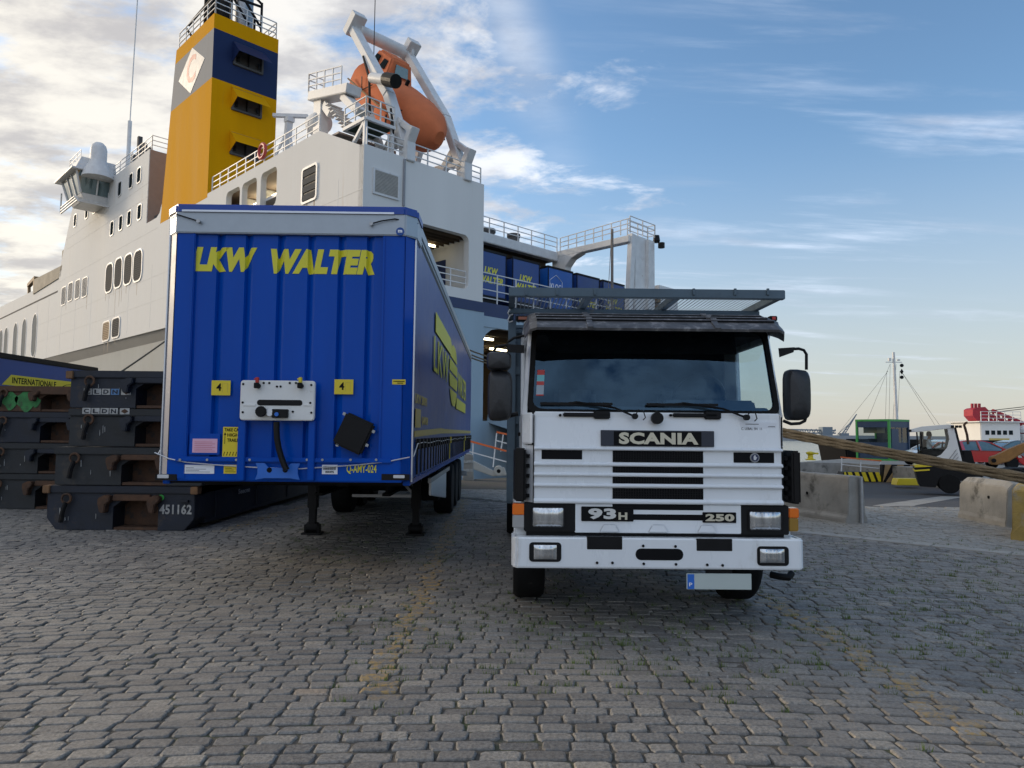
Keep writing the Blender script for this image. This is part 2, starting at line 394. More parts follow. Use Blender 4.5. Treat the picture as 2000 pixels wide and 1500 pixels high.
def stone(acc, cs, lod, tint, paint, pale, dz):
    c = (sum(p[0] for p in cs)/4, sum(p[1] for p in cs)/4)
    if lod < 2:
        out = []
        for i in range(4):
            p, a, b = cs[i], cs[i-1], cs[(i+1) % 4]
            for q, f in ((a, .3), (b, .3)):
                d = math.hypot(q[0]-p[0], q[1]-p[1]); r = min(.34*d, rs.uniform(.008, .024))
                out.append((p[0]+(q[0]-p[0])/d*r+rs.uniform(-.003, .003), p[1]+(q[1]-p[1])/d*r+rs.uniform(-.003, .003)))
    else: out = [(p[0]+rs.uniform(-.004, .004), p[1]+rs.uniform(-.004, .004)) for p in cs]
    n = len(out); tx, ty = rs.gauss(0, .014), rs.gauss(0, .024)
    def ins(k, z): return [(c[0]+(p[0]-c[0])*(1-k*.45), c[1]+(p[1]-c[1])*(1-k), z+dz+(p[0]-c[0])*tx+(p[1]-c[1])*ty+(rs.uniform(-.0015, .0015) if lod == 0 else 0)) for p in out]
    rings = [ins(0, -.036), ins(.02, -.008), ins(.10, -.001), ins(.26, .0015)] if lod == 0 else [ins(0, -.03), ins(.03, -.006), ins(.15, .001)] if lod == 1 else [ins(0, -.024), ins(.09, .0)]
    k = len(acc.v)
    for r in rings: acc.v += r
    f0 = len(acc.f)
    for j in range(len(rings)-1):
        for i in range(n): acc.f.append((k+j*n+i, k+j*n+(i+1) % n, k+(j+1)*n+(i+1) % n, k+(j+1)*n+i))
    acc.f.append(tuple(k+(len(rings)-1)*n+i for i in range(n)))
    m_ = len(acc.f)-f0
    acc.t += [tint]*m_; acc.p += [paint]*m_; acc.l += [pale]*m_
def acc_mesh(name, acc, off=None):
    me = bpy.data.meshes.new(name)
    vs_ = acc.v if off is None else [(a-off[0], b-off[1], c-off[2]) for a, b, c in acc.v]
    me.from_pydata(vs_, [], acc.f); me.materials.append(m_sett)
    for nm, dat in (('tint', acc.t), ('paint', acc.p), ('pale', acc.l)):
        me.attributes.new(nm, 'FLOAT', 'FACE').data.foreach_set('value', dat)
    return me
stones = []
PITCH = .118
r = 0
while True:
    y0 = 1.9+r*PITCH
    if y0 > 29: break
    xl, xr = -.86*y0-1.6, .86*y0+1.6
    x = xl+rs.uniform(0, .2)
    wob = rs.uniform(0, 6)
    while x < xr:
        ln = rs.choice((.14, .16, .175, .19, .19, .2, .21, .225))*rs.uniform(.94, 1.05)
        xc = x+ln/2; yc = y0+arch(xc)
        if yc > 2.0 and yc < 21 and not (xc > 5.4 and yc > 17.0) and abs(xc) < .86*yc+1.3 and not (xc < -5 and yc > 16):
            ss_ = strip_side(xc, yc)
            if not -.08 < ss_ < .30: stones.append((x, ln, y0, xc, yc, ss_))
        x += ln+.010
    r += 1
stuff, indiv = Acc(), []
def seen(x, y):
    q = CROT.to_3x3().inverted() @ (Vector((x, y, 0))-CAM)
    px, py = 1000+FPX*q.x/-q.z, 750-FPX*q.y/-q.z
    return -10 < px < 2010 and py < 1505
cand = sorted([s for s in stones if s[4] < 7 and seen(s[3], s[4])], key=lambda s: s[4])[:300]
cset = set(id(s) for s in cand)
for s in stones:
    x, ln, y0, xc, yc, ss_ = s
    g = .005
    def pt(a, dy): return (a+rs.uniform(-.004, .004), y0+arch(a)+dy+.004*sin(a*3.1+y0*7)+rs.uniform(-.004, .004))
    h = PITCH/2-g
    cs = [pt(x+.001, -h), pt(x+ln-.001, -h), pt(x+ln-.001, h), pt(x+.001, h)]
    sk = rs.uniform(-.008, .008)
    cs = [(a+(sk if i > 1 else -sk), b) for i, (a, b) in enumerate(cs)]
    lod = 0 if yc < 7.5 else 1 if yc < 13 else 2
    d = dline(xc, yc); pa = max(0, min(1, (.15-d)/.10))
    pale = 0 if ss_ < .1 else .8
    dz = rs.gauss(-.002, .0032)
    tint = min(1, max(0, rs.betavariate(2.6, 2.6)*.86 + (.16 if rs.random() < .09 else 0)))
    if id(s) in cset:
        a = Acc(); stone(a, cs, 0, tint, pa, pale, dz); indiv.append(((xc, yc, 0), a))
    else: stone(stuff, cs, lod, tint, pa, pale, dz)
for off, a in indiv:
    o = bpy.data.objects.new('sett', acc_mesh('sett', a, off)); COL.objects.link(o); o.location = off; o.parent = quay
o = bpy.data.objects.new('setts', acc_mesh('setts', stuff)); COL.objects.link(o); o.parent = quay; tag(o, kind='stuff')
st_ = MB(); nseg = 9
ux, uy = sdx/sl, sdy/sl
for i in range(-4, 14):
    a, b = i*1.0+.006, (i+1)*1.0-.006
    p = [(s0.x+ux*t-uy*-o_*-1*-1, s0.y+uy*t+ux*o_) for t, o_ in ((a, .26), (b, .26), (b, -.06), (a, -.06))]
    p = [(s0.x+ux*t-uy*o_, s0.y+uy*t+ux*o_) for t, o_ in ((a, -.04), (b, -.04), (b, .26), (a, .26))]
    st_.prism(p, 2, -.05, .006)
tag(st_.build('concrete_kerb_strip', m_strip, bevel=.008), kind='structure')
# grass in the joints
m_grass = M('joint_grass', (.10, .15, .03), .8, var=.5, scale=5)
gr = MB(); rg = random.Random(3)
spots = []
for _ in range(900):
    px, py = rg.uniform(650, 2000), rg.gauss(1215, 75)
    if rg.random() < .25: px, py = rg.uniform(1560, 2000), rg.uniform(1050, 1200)
    if rg.random() < .15: px, py = rg.uniform(560, 960), rg.uniform(975, 1100)
    if py < 960: continue
    spots.append(gnd(px, py))
ys_ = PITCH
for p in spots:
    # snap to the nearest joint between two rows
    rr = round((p.y-arch(p.x)-1.9)/PITCH-.5)+.5
    y = 1.9+rr*PITCH+arch(p.x)
    for _ in range(rg.randint(5, 16)):
        bx, by = p.x+rg.gauss(0, .03), y+rg.gauss(0, .006); a = rg.uniform(0, 6.28); h = rg.uniform(.020, .045); wd = rg.uniform(.003, .006)
        dx, dy = cos(a)*wd, sin(a)*wd; lx_, ly_ = rg.gauss(0, .012), rg.gauss(0, .012)
        gr.add([(bx-dx, by-dy, -.03), (bx+dx, by+dy, -.03), (bx+lx_, by+ly_, h-.004)], [(0, 1, 2)])
tag(gr.build('joint_grass', m_grass, quay, fix=False), kind='stuff')
# ------------------------------------------------------------------ shared paints
m_blue = M('gloss_blue_paint', (.001, .066, .40), .2, var=.12, scale=1.5, st=(.003, .045, .28), sa=.25, ss=1.2, streak=6, spec=.15)
m_tarp = M('blue_curtain', (.006, .065, .29), .34, var=.10, scale=2, bump=.003, bs=3, spec=.35)
m_tarp2 = M('blue_roof_tarp', (.002, .05, .32), .35, var=.1, bump=.004, bs=6)
m_grey = M('grey_aluminium', (.36, .40, .44), .38, .35, var=.08, scale=6, st=(.24, .25, .26), sa=.3, ss=4)
m_alu = M('pale_edge_profile', (.62, .64, .68), .3, .5, var=.08)
m_yel = M('yellow_print', (.68, .62, .03), .45, var=.06)
m_yel2 = M('yellow_sticker', (.70, .54, .02), .4, var=.06)
m_tan = M('tan_print', (.47, .36, .10), .5, var=.06)
m_black = M('black_plastic', (.007, .007, .008), .5, spec=.22, var=.3, scale=8, bump=.001, bs=200)
m_rub = M('tyre_rubber', (.009, .009, .0095), .85, spec=.2, var=.4, scale=6, st=(.06, .055, .05), sa=.35, ss=5)
m_steel = M('dark_chassis_steel', (.009, .009, .010), .7, spec=.2, var=.4, st=(.05, .035, .025), sa=.3, ss=6)
m_galv = M('galvanised_steel', (.38, .39, .40), .45, .7, var=.2, scale=8)
m_white = M('white_truck_paint', (.76, .79, .82), .28, var=.05, scale=1.5, coat=.4, st=(.50, .50, .48), sa=.42, ss=2.2, streak=3)
m_wplate = M('white_panel_paint', (.72, .72, .70), .4, var=.06, st=(.42, .38, .33), sa=.3, ss=9)
m_paper = M('white_paper', (.74, .76, .80), .7, var=.04)
m_pink = M('pink_paper', (.72, .42, .55), .7, var=.05)
m_ink = M('black_print', (.006, .006, .007), .6, spec=.12, var=.05)
m_red = M('red_plastic', (.45, .02, .015), .4)
m_blue_l = M('bright_blue_plate', (.02, .14, .55), .4, var=.1)
m_silver = M('silver_letter', (.60, .56, .44), .35, .3, var=.05)
# ------------------------------------------------------------------ curtain trailer
TR = Root((-2.30, 7.2, 0), .75)
tr = empty('curtain_trailer', (-2.30, 7.2, 0), .75, 'blue curtain-sided semi-trailer parked unhitched beside the white truck', 'trailer')
HW, LEN = 1.275, 13.55
zt = lambda py: TR.hit(558, py, 1, 0).z
tx = lambda px: TR.hit(px, 690, 1, 0).x
Z0, ZB, ZG, ZT = 1.14, zt(458), zt(421), zt(402)
gro = [tx(p) for p in (421, 477, 541, 601, 661, 717)]
GD, GW = .038, .064
def prof(x):                                    # corrugation depth: steep face then a long face that looks to the left
    for g in gro:
        if g-.035 < x < g-.018: return GD*(x-(g-.035))/.017
        if g-.018 <= x < g-.018+GW: return GD*(1-(x-(g-.018))/GW)
    return 0.0
cuts = sorted([g+d for g in gro for d in (-.035, -.018, -.018+GW)])
xa, xb = tx(371), tx(745)
mb = MB()
xs = [xa]+cuts+[xb]
Y0 = .03
vs_ = []
zs = [1.36, ZB+.02]
for x in xs:
    for z in zs: vs_.append((x, Y0+prof(x), z))
fs = [(2*i, 2*i+2, 2*i+3, 2*i+1) for i in range(len(xs)-1)]
mb.add(vs_, fs); fw = mb.build('front_wall', m_blue, tr, fix=False)
for x, x0, x1 in ((xa, -1.15, xa+.004), (xb, xb-.004, 1.185)):
    po = MB(); po.box(x0, x1, 0, .10, Z0+.02, ZB+.02)
    po.box(x-.02 if x < 0 else x-.012, x+.012 if x < 0 else x+.02, -.012, .05, 1.34, ZB)
    po.build('front_post', m_blue, tr, bevel=.008)
for s in (-1, 1):
    cp = MB(); xo = s*1.275; xi = -1.154 if s < 0 else 1.189
    cp.prism([(xi, 0.0), (xo, .13), (xo, .20), (xi, .1)], 2, Z0+.02, ZB+.04)
    cp.build('corner_post', m_blue if s > 0 else M('dull_corner_profile', (.15, .17, .23), .5, var=.1), tr, bevel=.006)
    ed = MB(); ed.box(xo-s*.001, xo+s*.014, .12, .155, Z0, ZG-.02); ed.build('edge_strip', m_alu, tr, bevel=.003)
def capring(z0, z1, out):
    p = [(-1.275-out, .16-out), (-1.155, -out), (1.19, -out), (1.275+out, .12-out), (1.275+out, .5), (-1.275-out, .5)]
    m = MB(); m.prism(p, 2, z0, z1); return m
capring(ZB, ZG+.03, .022).build('header_band', m_grey, tr, bevel=.01)
capring(ZG, ZT, .034).build('roof_edge', m_tarp2, tr, bevel=.02)
rl = MB(); rl.box(tx(347), tx(765), -.040, -.033, ZT-.085, ZT-.065); rl.build('white_line', m_alu, tr)
rf = MB(); rf.box(-1.25, 1.25, .5, LEN, ZT-.12, ZT-.03); rf.build('roof', m_tarp2, tr, bevel=.02)
for s in (-1, 1):
    rr = MB(); rr.box(s*1.255, s*1.292, .4, LEN, ZT-.16, ZT-.045); rr.box(s*1.25, s*1.285, .4, LEN, ZT-.215, ZT-.175); rr.build('roof_rail', m_grey, tr, bevel=.006)
    rb = MB(); rb.box(s*1.25, s*1.278, .16, LEN, ZT-.26, ZT-.2); rb.build('rail_seal', m_black, tr)
    # curtain with shallow waves and a loose, strapped lower edge
    vs_, fs = [], []; ny = 150
    zl = [ZT-.22, 3.2, 2.7, 2.2, 1.75, 1.55, 1.45, 1.30, 1.17]
    for i in range(ny+1):
        y = .17+(LEN-.17)*i/ny
        for j, z in enumerate(zl):
            low = max(0, j-5)
            d = .006*sin(y*2.4+1)*sin((z-1.2)*1.2) + (.012*low*(.5+.5*sin(y*2*pi/.34)) if low else 0)
            vs_.append((s*(1.276+d-.006*low), y, z+(.02*sin(y*2*pi/.34) if j == 8 else 0)))
    k = len(zl)
    for i in range(ny):
        for j in range(k-1):
            q = (i*k+j, (i+1)*k+j, (i+1)*k+j+1, i*k+j+1); fs.append(q if s < 0 else q[::-1])
    c = MB(); c.add(vs_, fs); cu = c.build('curtain', m_tarp, tr, smooth=True, fix=False)
    n = 36
    for i in range(n):
        y = .45+i*(LEN-.8)/(n-1)
        b = MB(); b.box(s*1.29, s*1.305, y-.025, y+.025, 1.2, 1.5); b.box(s*1.29, s*1.325, y-.045, y+.045, 1.47, 1.58)
        b.build('strap', m_black if i not in (13, 26) else m_yel2, tr)
    sk = MB(); sk.box(s*1.19, s*1.262, .15, LEN, 1.10, 1.24); sk.build('side_rail', m_blue, tr, bevel=.006)
    wr = MB(); wr.tube([(s*1.30, .1, 1.40)]+[(s*(1.318), .3+i*.6, 1.53+.01*sin(i*2.1)) for i in range(22)], .006, 5); wr.build('customs_cord', m_alu, tr)
bk = MB(); bk.box(-1.26, 1.26, LEN-.06, LEN+.02, Z0, ZT-.05); bk.build('rear_door', m_grey, tr, bevel=.01)
# lower beam, bumpers and fittings on the front
lb = MB(); lb.box(-1.17, 1.2, .006, .16, Z0, 1.36)
lb.build('front_beam', m_blue, tr, bevel=.012)
lb = MB(); lb.box(tx(352), tx(770), -.03, .02, 1.335, 1.385); lb.build('beam_rail', m_blue, tr, bevel=.008)
bo = MB()
for p in (352, 405, 462, 488, 600, 630, 685, 735):
    a = TR.hit(p, 898, 1, -.03); bo.lathe([(.013, -.01), (.011, .008), (.0, .010)], (a.x, -.031, a.z), 1, 8)
for f in range(0, 0): pass
bo.build('bolts', m_galv, tr)
def plate(name, px, ly, dep, mat, bevel=.003, r=TR, root=tr, parent=None, round_=0):
    a, b, c, d = r.rect(*px, ly); m = MB()
    if round_: m.prism(rrect(a, b, c, d, round_), 1, ly, ly+dep)
    else: m.box(a, b, ly, ly+dep, c, d)
    return m.build(name, mat, parent or root, bevel=bevel)
for q in ((463, 822, 478, 938), (601, 822, 614, 938)): plate('bracket', q, -.05, .09, m_blue, .006)
a, b, c, d = TR.rect(499, 905, 585, 937, -.07)
km = MB(); km.prism([(a, c), (a+.09, c+.015), (b-.09, c+.015), (b, c), (b-.02, c+.06), (b-.02, d-.05), (b+.0, d), (b-.09, d), (b-.13, d-.045), (a+.13, d-.045), (a+.09, d), (a, d), (a+.02, d-.05), (a+.02, c+.06)], 1, -.07, -.055)
kp = km.build('kingpin_plate', m_blue_l, tr, bevel=.003)
for p in (526, 557):
    e = TR.hit(p, 918, 1, -.07); h = MB(); h.lathe([(.026, -.002), (.026, .004)], (e.x, -.071, e.z), 1, 14); h.build('hole', m_ink, kp)
# service panel
pan = plate('service_panel', (469, 743, 614, 821), -.105, .05, m_wplate, .008, round_=.03)
for q in ((474, 789, 499, 793), (592, 789, 609, 793)): plate('panel_crease', q, -.112, .01, m_wplate, .003, parent=pan)
plate('panel_slot', (502, 781, 590, 792), -.112, .02, m_black, .003, parent=pan, round_=.025)
for p in ((475, 750), (608, 752), (474, 805), (608, 806), (515, 748), (526, 748), (541, 755), (548, 755), (566, 748), (578, 748), (474, 786), (606, 787), (572, 804)):
    e = TR.hit(*p, 1, -.108); h = MB(); h.lathe([(.011, -.004), (.011, .006), (0, .007)], (e.x, -.108, e.z), 1, 10); h.build('panel_bolt', m_steel, pan)
for px, mt in ((504, m_red), (588, m_yel2)):
    e = TR.hit(px, 748, 1, -.12); c = MB(); c.cyl((e.x, -.10, e.z-.03), (e.x, -.17, e.z-.03), .026, 12); c.box(e.x-.022, e.x+.022, -.18, -.14, e.z-.055, e.z-.0); k = c.build('air_coupling', m_steel, tr, bevel=.004)
    c = MB(); c.box(e.x-.014, e.x+.018, -.165, -.135, e.z+.0, e.z+.055); c.box(e.x-.03, e.x+.02, -.16, -.14, e.z+.03, e.z+.045); c.build('coupling_cap', mt, k, bevel=.004)
e = TR.hit(512, 804, 1, -.12); so = MB(); so.lathe([(.05, -.05), (.056, -.03), (.05, .0), (.03, .02)], (e.x, -.13, e.z), 1, 14); so.build('socket', m_black, tr, bevel=.003)
e = TR.hit(528, 806, 1, -.12); so = MB(); so.lathe([(.036, -.03), (.036, .02)], (e.x, -.12, e.z), 1, 14); so.build('socket', m_alu, tr, bevel=.003)
so = plate('socket_box', (530, 799, 561, 816), -.15, .05, m_black, .006)
e = TR.hit(540, 809, 1, -.16); c = MB(); c.lathe([(.02, -.01), (.02, .012)], (e.x, -.155, e.z), 1, 12); c.build('socket_cap', m_blue_l, so)
pts = [TR.hit(x, y, 1, -.14) for x, y in ((540, 824), (540, 838), (541, 856), (544, 874), (549, 892), (555, 908), (560, 918))]
c = MB(); c.tube(pts, .03, 9); c.build('hose', m_black, tr, smooth=True)
# stickers
def numsticker(px):
    s_ = plate('sticker', px, -.004 if px[0] > 0 else 0, .003, m_yel2, 0); x0, x1, z0, z1 = TR.rect(*px, -.004)
    text('sticker_number', '4', (x0+.05, x0+.10, z0+.045, z0+.12), -.0055, m_ink, s_, bold=.03)
    fr = MB()
    for q in ((x0+.11, x0+.112, z0+.03, z1-.03), (x1-.03, x1-.028, z0+.03, z1-.03), (x0+.11, x1-.028, z1-.032, z1-.03)): fr.box(q[0], q[1], -.0055, -.004, q[2], q[3])
    fr.build('sticker_lines', m_tan, s_)
numsticker((413, 743, 450, 772)); numsticker((653, 741, 690, 770))
s_ = plate('sticker', (766, 741, 792, 751), -.003, .003, m_yel2, 0); x0, x1, z0, z1 = TR.rect(768, 744, 790, 749, -.0045)
lm = MB(); lm.box(x0, x1, -.0045, -.003, z1-.008, z1); lm.box(x0+.04, x0+.10, -.0045, -.003, z0, z0+.008); lm.build('sticker_print', m_ink, s_)
q = (435, 834, 466, 892); s_ = plate('sticker', q, -.008, .004, m_yel2, 0); x0, x1, z0, z1 = TR.rect(*q, -.0095)
for i, t in enumerate(('TAKE CA', 'HIGH', 'TRAILE')):
    text('sticker_text', t, (x0+(.015 if i == 0 else .045), x1-.004, z1-.045-.052*i, z1-.012-.052*i), -.0095, m_ink, s_, bold=.012)
ar = MB(); ar.box(x0+.018, x0+.023, -.0095, -.008, z1-.17, z1-.08); ar.prism([(x0+.008, z1-.08), (x0+.033, z1-.08), (x0+.0205, z1-.055)], 1, -.0095, -.008)
for i in range(5): ar.prism([(x0+.01+.03*i, z0+.012), (x0+.016+.03*i, z0+.012), (x0+.026+.03*i, z0+.05), (x0+.02+.03*i, z0+.05)], 1, -.0095, -.008)
ar.build('sticker_print', m_ink, s_)
ho = plate('paper_holder', (370, 847, 429, 888), -.012, .014, m_blue, .003)
pk = plate('pink_form', (376, 857, 424, 884), -.016, .003, m_pink, 0, parent=ho); x0, x1, z0, z1 = TR.rect(380, 860, 420, 881, -.0175)
lm = MB()
for i in range(6): lm.box(x0, x1-(.03 if i % 2 else 0), -.0175, -.0162, z0+.018*i, z0+.018*i+.003)
lm.build('form_print', m_red, pk)
pw = plate('white_label', (360, 908, 418, 925), .0, .004, m_paper, 0); x0, x1, z0, z1 = TR.rect(363, 911, 415, 922, -.0015)
lm = MB()
for i in range(4): lm.box(x0, x0+(x1-x0)*(.9, .5, .75, .3)[i], -.0015, .0, z0+.014*i, z0+.014*i+.003)
lm.build('label_print', m_ink, pw)
pw = plate('sticker', (437, 908, 463, 925), .0, .004, m_yel2, 0); x0, x1, z0, z1 = TR.rect(440, 911, 460, 922, -.0015)
lm = MB()
for i in range(3): lm.box(x0, x1-(.02*i), -.0015, .0, z0+.018*i, z0+.018*i+.005)
lm.build('label_print', m_ink, pw)
pw = plate('barcode_label', (629, 908, 659, 926), .0, .004, m_paper, 0); x0, x1, z0, z1 = TR.rect(632, 910, 656, 918, -.0015)
lm = MB(); x = x0; rb_ = random.Random(2)
while x < x1: wd = rb_.uniform(.002, .006); lm.box(x, x+wd, -.0015, .0, z0, z1); x += wd+rb_.uniform(.002, .005)
lm.build('barcode', m_ink, pw); text('label_text', '000495', (x0+.02, x1-.02, z0-.03, z0-.008), -.0015, m_ink, pw, bold=.02)
x0, x1, z0, z1 = TR.rect(677, 908, 735, 926, .0)
text('fleet_number', 'Q-AMY-024', (x0, x1, z0, z1), .004, m_yel, tr, bold=.015)
x0, x1, z0, z1 = TR.rect(375, 482, 502, 531, .02)
text('lettering', 'LKW', (x0, x1, z0, z1), Y0-.004, m_yel, tr, bold=.07, shear=.22, warp=prof, cuts=cuts)
x0, x1, z0, z1 = TR.rect(527, 486, 733, 536, .02)
text('lettering', 'WALTER', (x0, x1, z0, z1), Y0-.004, m_yel, tr, bold=.07, shear=.22, warp=prof, cuts=cuts)
# round logos on the header band
for px, py, mt, mt2 in ((793, 452, m_tarp, m_alu), (326, 441, m_grey, m_alu)):
    e = TR.hit(px, py, 1, -.03)
    if px > 700:
        lg = MB(); lg.lathe([(.043, -.004), (.043, .01)], (1.135, -.022, e.z), 1, 22); lo = lg.build('maker_badge', mt, tr); lx0 = 1.135
        text('badge_letter', 'm', (lx0-.022, lx0+.022, e.z-.012, e.z+.016), -.0275, mt2, lo, bold=.05)
# hooks and the elastic cord ends
for px, py, sx in ((388, 432, -1), (725, 437, 1)):
    e = TR.hit(px, py, 1, -.05); h = MB(); h.lathe([(.022, -.02), (.014, .02)], (e.x, -.045, e.z), 1, 10); h.build('cord_hook', m_galv, tr, bevel=.002)
    h = MB(); h.tube([(e.x, -.05, e.z), (e.x+sx*.10, -.05, e.z+.03), (e.x+sx*.24 if sx > 0 else -1.16, -.045, e.z+.055 if sx > 0 else e.z+.075), (sx*1.30, .12, e.z+.06 if sx > 0 else e.z+.08)], .007, 6); h.build('elastic_cord', m_black, tr)
# black document box hung askew
e = TR.hit(692, 847, 1, -.05)
db = MB(); db.box(-.155, .155, -.05, .05, -.17, .17); o = db.build('document_box', m_black, tr, bevel=.02); o.location = (e.x, -.055, e.z); o.rotation_euler = (0, radians(24), 0)
for dx, dz in ((-.17, .14), (.17, .1), (.17, -.05), (-.1, -.17)):
    b = MB(); b.box(dx-.015, dx+.015, -.03, -.01, dz-.015, dz+.015); b.build('box_catch', m_galv, o, bevel=.003)
# white customs cord across the front
pts = [TR.hit(x, y, 1, -.02) for x, y in ((302, 884), (330, 896), (365, 903), (420, 908), (500, 913), (580, 916), (640, 912), (700, 908), (760, 901), (800, 893))]
c = MB(); c.tube(pts, .006, 6); c.build('customs_cord', m_alu, tr, smooth=True)
for q in ((307, 927, 329, 934), (768, 928, 790, 934)): plate('marker_lamp', q, -.012, .03, m_alu, .004)
for q in ((303, 926, 345, 938), (745, 926, 800, 938)): plate('lower_bumper', q, -.006, .02, m_black, .004)
# running gear
ch = MB()
for x in (-.5, .5):
    ch.box(x-.06, x+.06, .5, LEN-.3, 1.06, 1.12); ch.box(x-.012, x+.012, 3.4, LEN-.3, .74, 1.08); ch.box(x-.06, x+.06, 3.4, LEN-.3, .70, .74)
for i in range(14): ch.box(-1.18, 1.18, 1+i*.92, 1.06+i*.92, 1.03, 1.11)
ch.build('chassis', m_steel, tr)
fl = MB(); fl.box(-1.24, 1.24, .16, LEN, 1.11, 1.16); fl.build('floor', m_steel, tr)
def wheel(name, cx_, cy_, cz_, R_, wd, side_, parent, mrim, n=28, rimr=.58):
    t = MB(); t.lathe([(R_*rimr, -wd/2), (R_*.93, -wd/2), (R_*.985, -wd*.40), (R_, -wd*.3), (R_, wd*.3), (R_*.985, wd*.40), (R_*.93, wd/2), (R_*rimr, wd/2)], (0, 0, 0), 0, n)
    for i in range(n*2):                        # tread blocks
        a = 2*pi*i/(n*2); c_, s_2 = cos(a), sin(a)
        if wd > .15 and i % 2 == 0:
            for x_ in (-wd*.34, -wd*.12, wd*.12, wd*.34):
                t.box(0, 0, 0, 0, 0, 0) if False else None
    wh = empty(name, (cx_, cy_, cz_)); wh.parent = parent
    t.build('tyre', m_rub, wh, smooth=True)
    rm = MB(); q = side_*wd
    rm.lathe([(R_*rimr*1.01, -.42*q), (R_*rimr*1.01, .46*q), (R_*rimr*.93, .46*q), (R_*rimr*.86, .20*q), (R_*rimr*.42, .12*q), (R_*rimr*.36, .36*q), (R_*rimr*.2, .40*q), (0.001, .40*q)], (0, 0, 0), 0, n)
    for i in range(8):
        a = 2*pi*i/8; rm.lathe([(.016, .0), (.012, .05*side_)], (.13*q, R_*rimr*.62*cos(a), R_*rimr*.62*sin(a)), 0, 6)
    rm.build('rim', mrim, wh, smooth=True); return wh
for y in (7.6, 8.91, 10.22):
    for s in (-1, 1): wheel('wheel', s*1.02, y, .51, .51, .36, s, tr, m_galv)
    ax = MB(); ax.cyl((-.95, y, .51), (.95, y, .51), .07, 10); ax.build('axle', m_steel, tr)
    for s in (-1, 1):
        mg = MB(); mg.tube([(s*1.02, y+.62*cos(a), .50+.62*sin(a)) for a in [radians(d) for d in range(15, 166, 15)]], .02, 4); mg.build('mudguard', m_black, tr)
for s in (-1, 1):
    sg = MB(); y0, y1 = 2.95, 6.6
    sg.box(s*1.16, s*1.2, y0, y1, .93, 1.0)
    if s > 0:
        sg.build('guard_rail', m_galv, tr)
        sp = MB(); sp.prism([(3.15, .74), (5.9, .46), (5.9, 1.0), (3.15, 1.0)], 0, s*1.155, s*1.19); sp.build('side_guard', m_wplate, tr, bevel=.008)
    if s > 0: sb = MB(); sb.box(s*.75, s*1.14, 4.9, 6.4, .5, 1.0); sb.build('pallet_box', m_steel, tr, bevel=.01)
    lg = MB(); lg.box(s*.83-.075, s*.83+.075, 4.32, 4.47, .42, 1.10); lg.build('landing_leg', m_black, tr, bevel=.01)
    lg = MB(); lg.box(s*.83-.055, s*.83+.055, 4.34, 4.45, .10, .45); lg.box(s*.83-.15, s*.83+.15, 4.26, 4.54, .0, .035); lg.cyl((s*.83-.09, 4.4, .11), (s*.83+.09, 4.4, .11), .085, 12)
    lg.box(s*.83-.12, s*.83-.09, 4.33, 4.47, .03, .16); lg.box(s*.83+.09, s*.83+.12, 4.33, 4.47, .03, .16); lg.build('landing_foot', m_black, tr, bevel=.006)
    br = MB(); br.beam((s*.83, 4.45, .62), (s*.55, 5.3, 1.02), .05, .05); br.beam((s*.80, 4.4, .63), (s*.45, 4.4, 1.0), .04, .04); br.build('leg_brace', m_galv, tr)
cb = MB(); cb.box(-.2, .82, 4.36, 4.40, .60, .645); cb.build('leg_crossbar', m_galv, tr)
e = MB(); e.box(-1.1, 1.1, 10.9, 11.0, .38, .9); e.build('mud_flap', m_black, tr)
ub = MB(); ub.box(-1.2, 1.2, LEN-.25, LEN-.15, .42, .56); ub.build('underrun_bar', m_galv, tr)
# side print on the right curtain
def sr(p, q):                                   # photo corner points -> y, z on the curtain
    a, b = TR.hit(*p, 0, 1.29), TR.hit(*q, 0, 1.29); return a.y, b.y, min(a.z, b.z), max(a.z, b.z)
XS = 1.296
gl = TR.hit(886, 725, 0, XS)
gy, gz_ = gl.y-.05, 2.69
def flat(name, polys, mat):
    m = MB()
    for p in polys: m.prism(p, 0, XS-.002, XS+.004)
    return m.build(name, mat, tr)
G0, G1 = 3.02, 10.7       # span of the print along the trailer
gc, gh, gw = 6.0, .62, 1.05
flat('print_bar', [[(2.3, 3.0), (2.3, 3.27), (5.0, 3.27), (5.3, 3.18), (5.1, 3.0)]], m_yel)
flat('print_bar', [[(6.75, 2.12), (10.2, 2.12), (10.2, 2.34), (6.95, 2.34)]], m_yel)
text('curtain_lettering', 'LKW', (2.15, 4.65, 2.46, 2.93), XS, m_yel, tr, bold=.0, face='right', ext=.003)
text('curtain_lettering', 'WALTER', (7.25, 10.4, 2.42, 2.88), XS, m_yel, tr, bold=.0, face='right', ext=.003)
bands = []
for k, (z0, z1) in enumerate(((2.98, 3.24), (2.73, 2.93), (2.46, 2.68), (2.14, 2.41))):
    for j in range(7):
        p = []
        def ex(z): return 1.05*math.sqrt(max(0, 1-((z-2.69)/.58)**2))
        f0, f1 = -1+2*j/7+.03, -1+2*(j+1)/7-.03
        zz = [z0+(z1-z0)*i/5 for i in range(6)]
        p = [(5.95+f0*ex(z), z) for z in zz]+[(5.95+f1*ex(z), z) for z in reversed(zz)]
        bands.append(p)
flat('print_globe', bands, m_yel)
text('curtain_number', 'LKW 20091', (.22, 1.35, 1.955, 2.06), XS, m_tan, tr, bold=.02, face='right', ext=.002)
flat('print_box', [[(.25, 1.70), (.7, 1.70), (.7, 1.90), (.25, 1.90)]], m_tan)
text('curtain_number', 'Q-AMY-024', (.85, 1.5, 1.72, 1.83), XS, m_tan, tr, bold=.02, face='right', ext=.002)
flat('print_stripe', [[(.2+i*.65, 1.60+.035*min(1, i/5)) for i in range(21)]+[(.2+i*.65, 1.665+.05*min(1, i/5)-.01*(i > 5)) for i in range(20, -1, -1)]], m_tan)
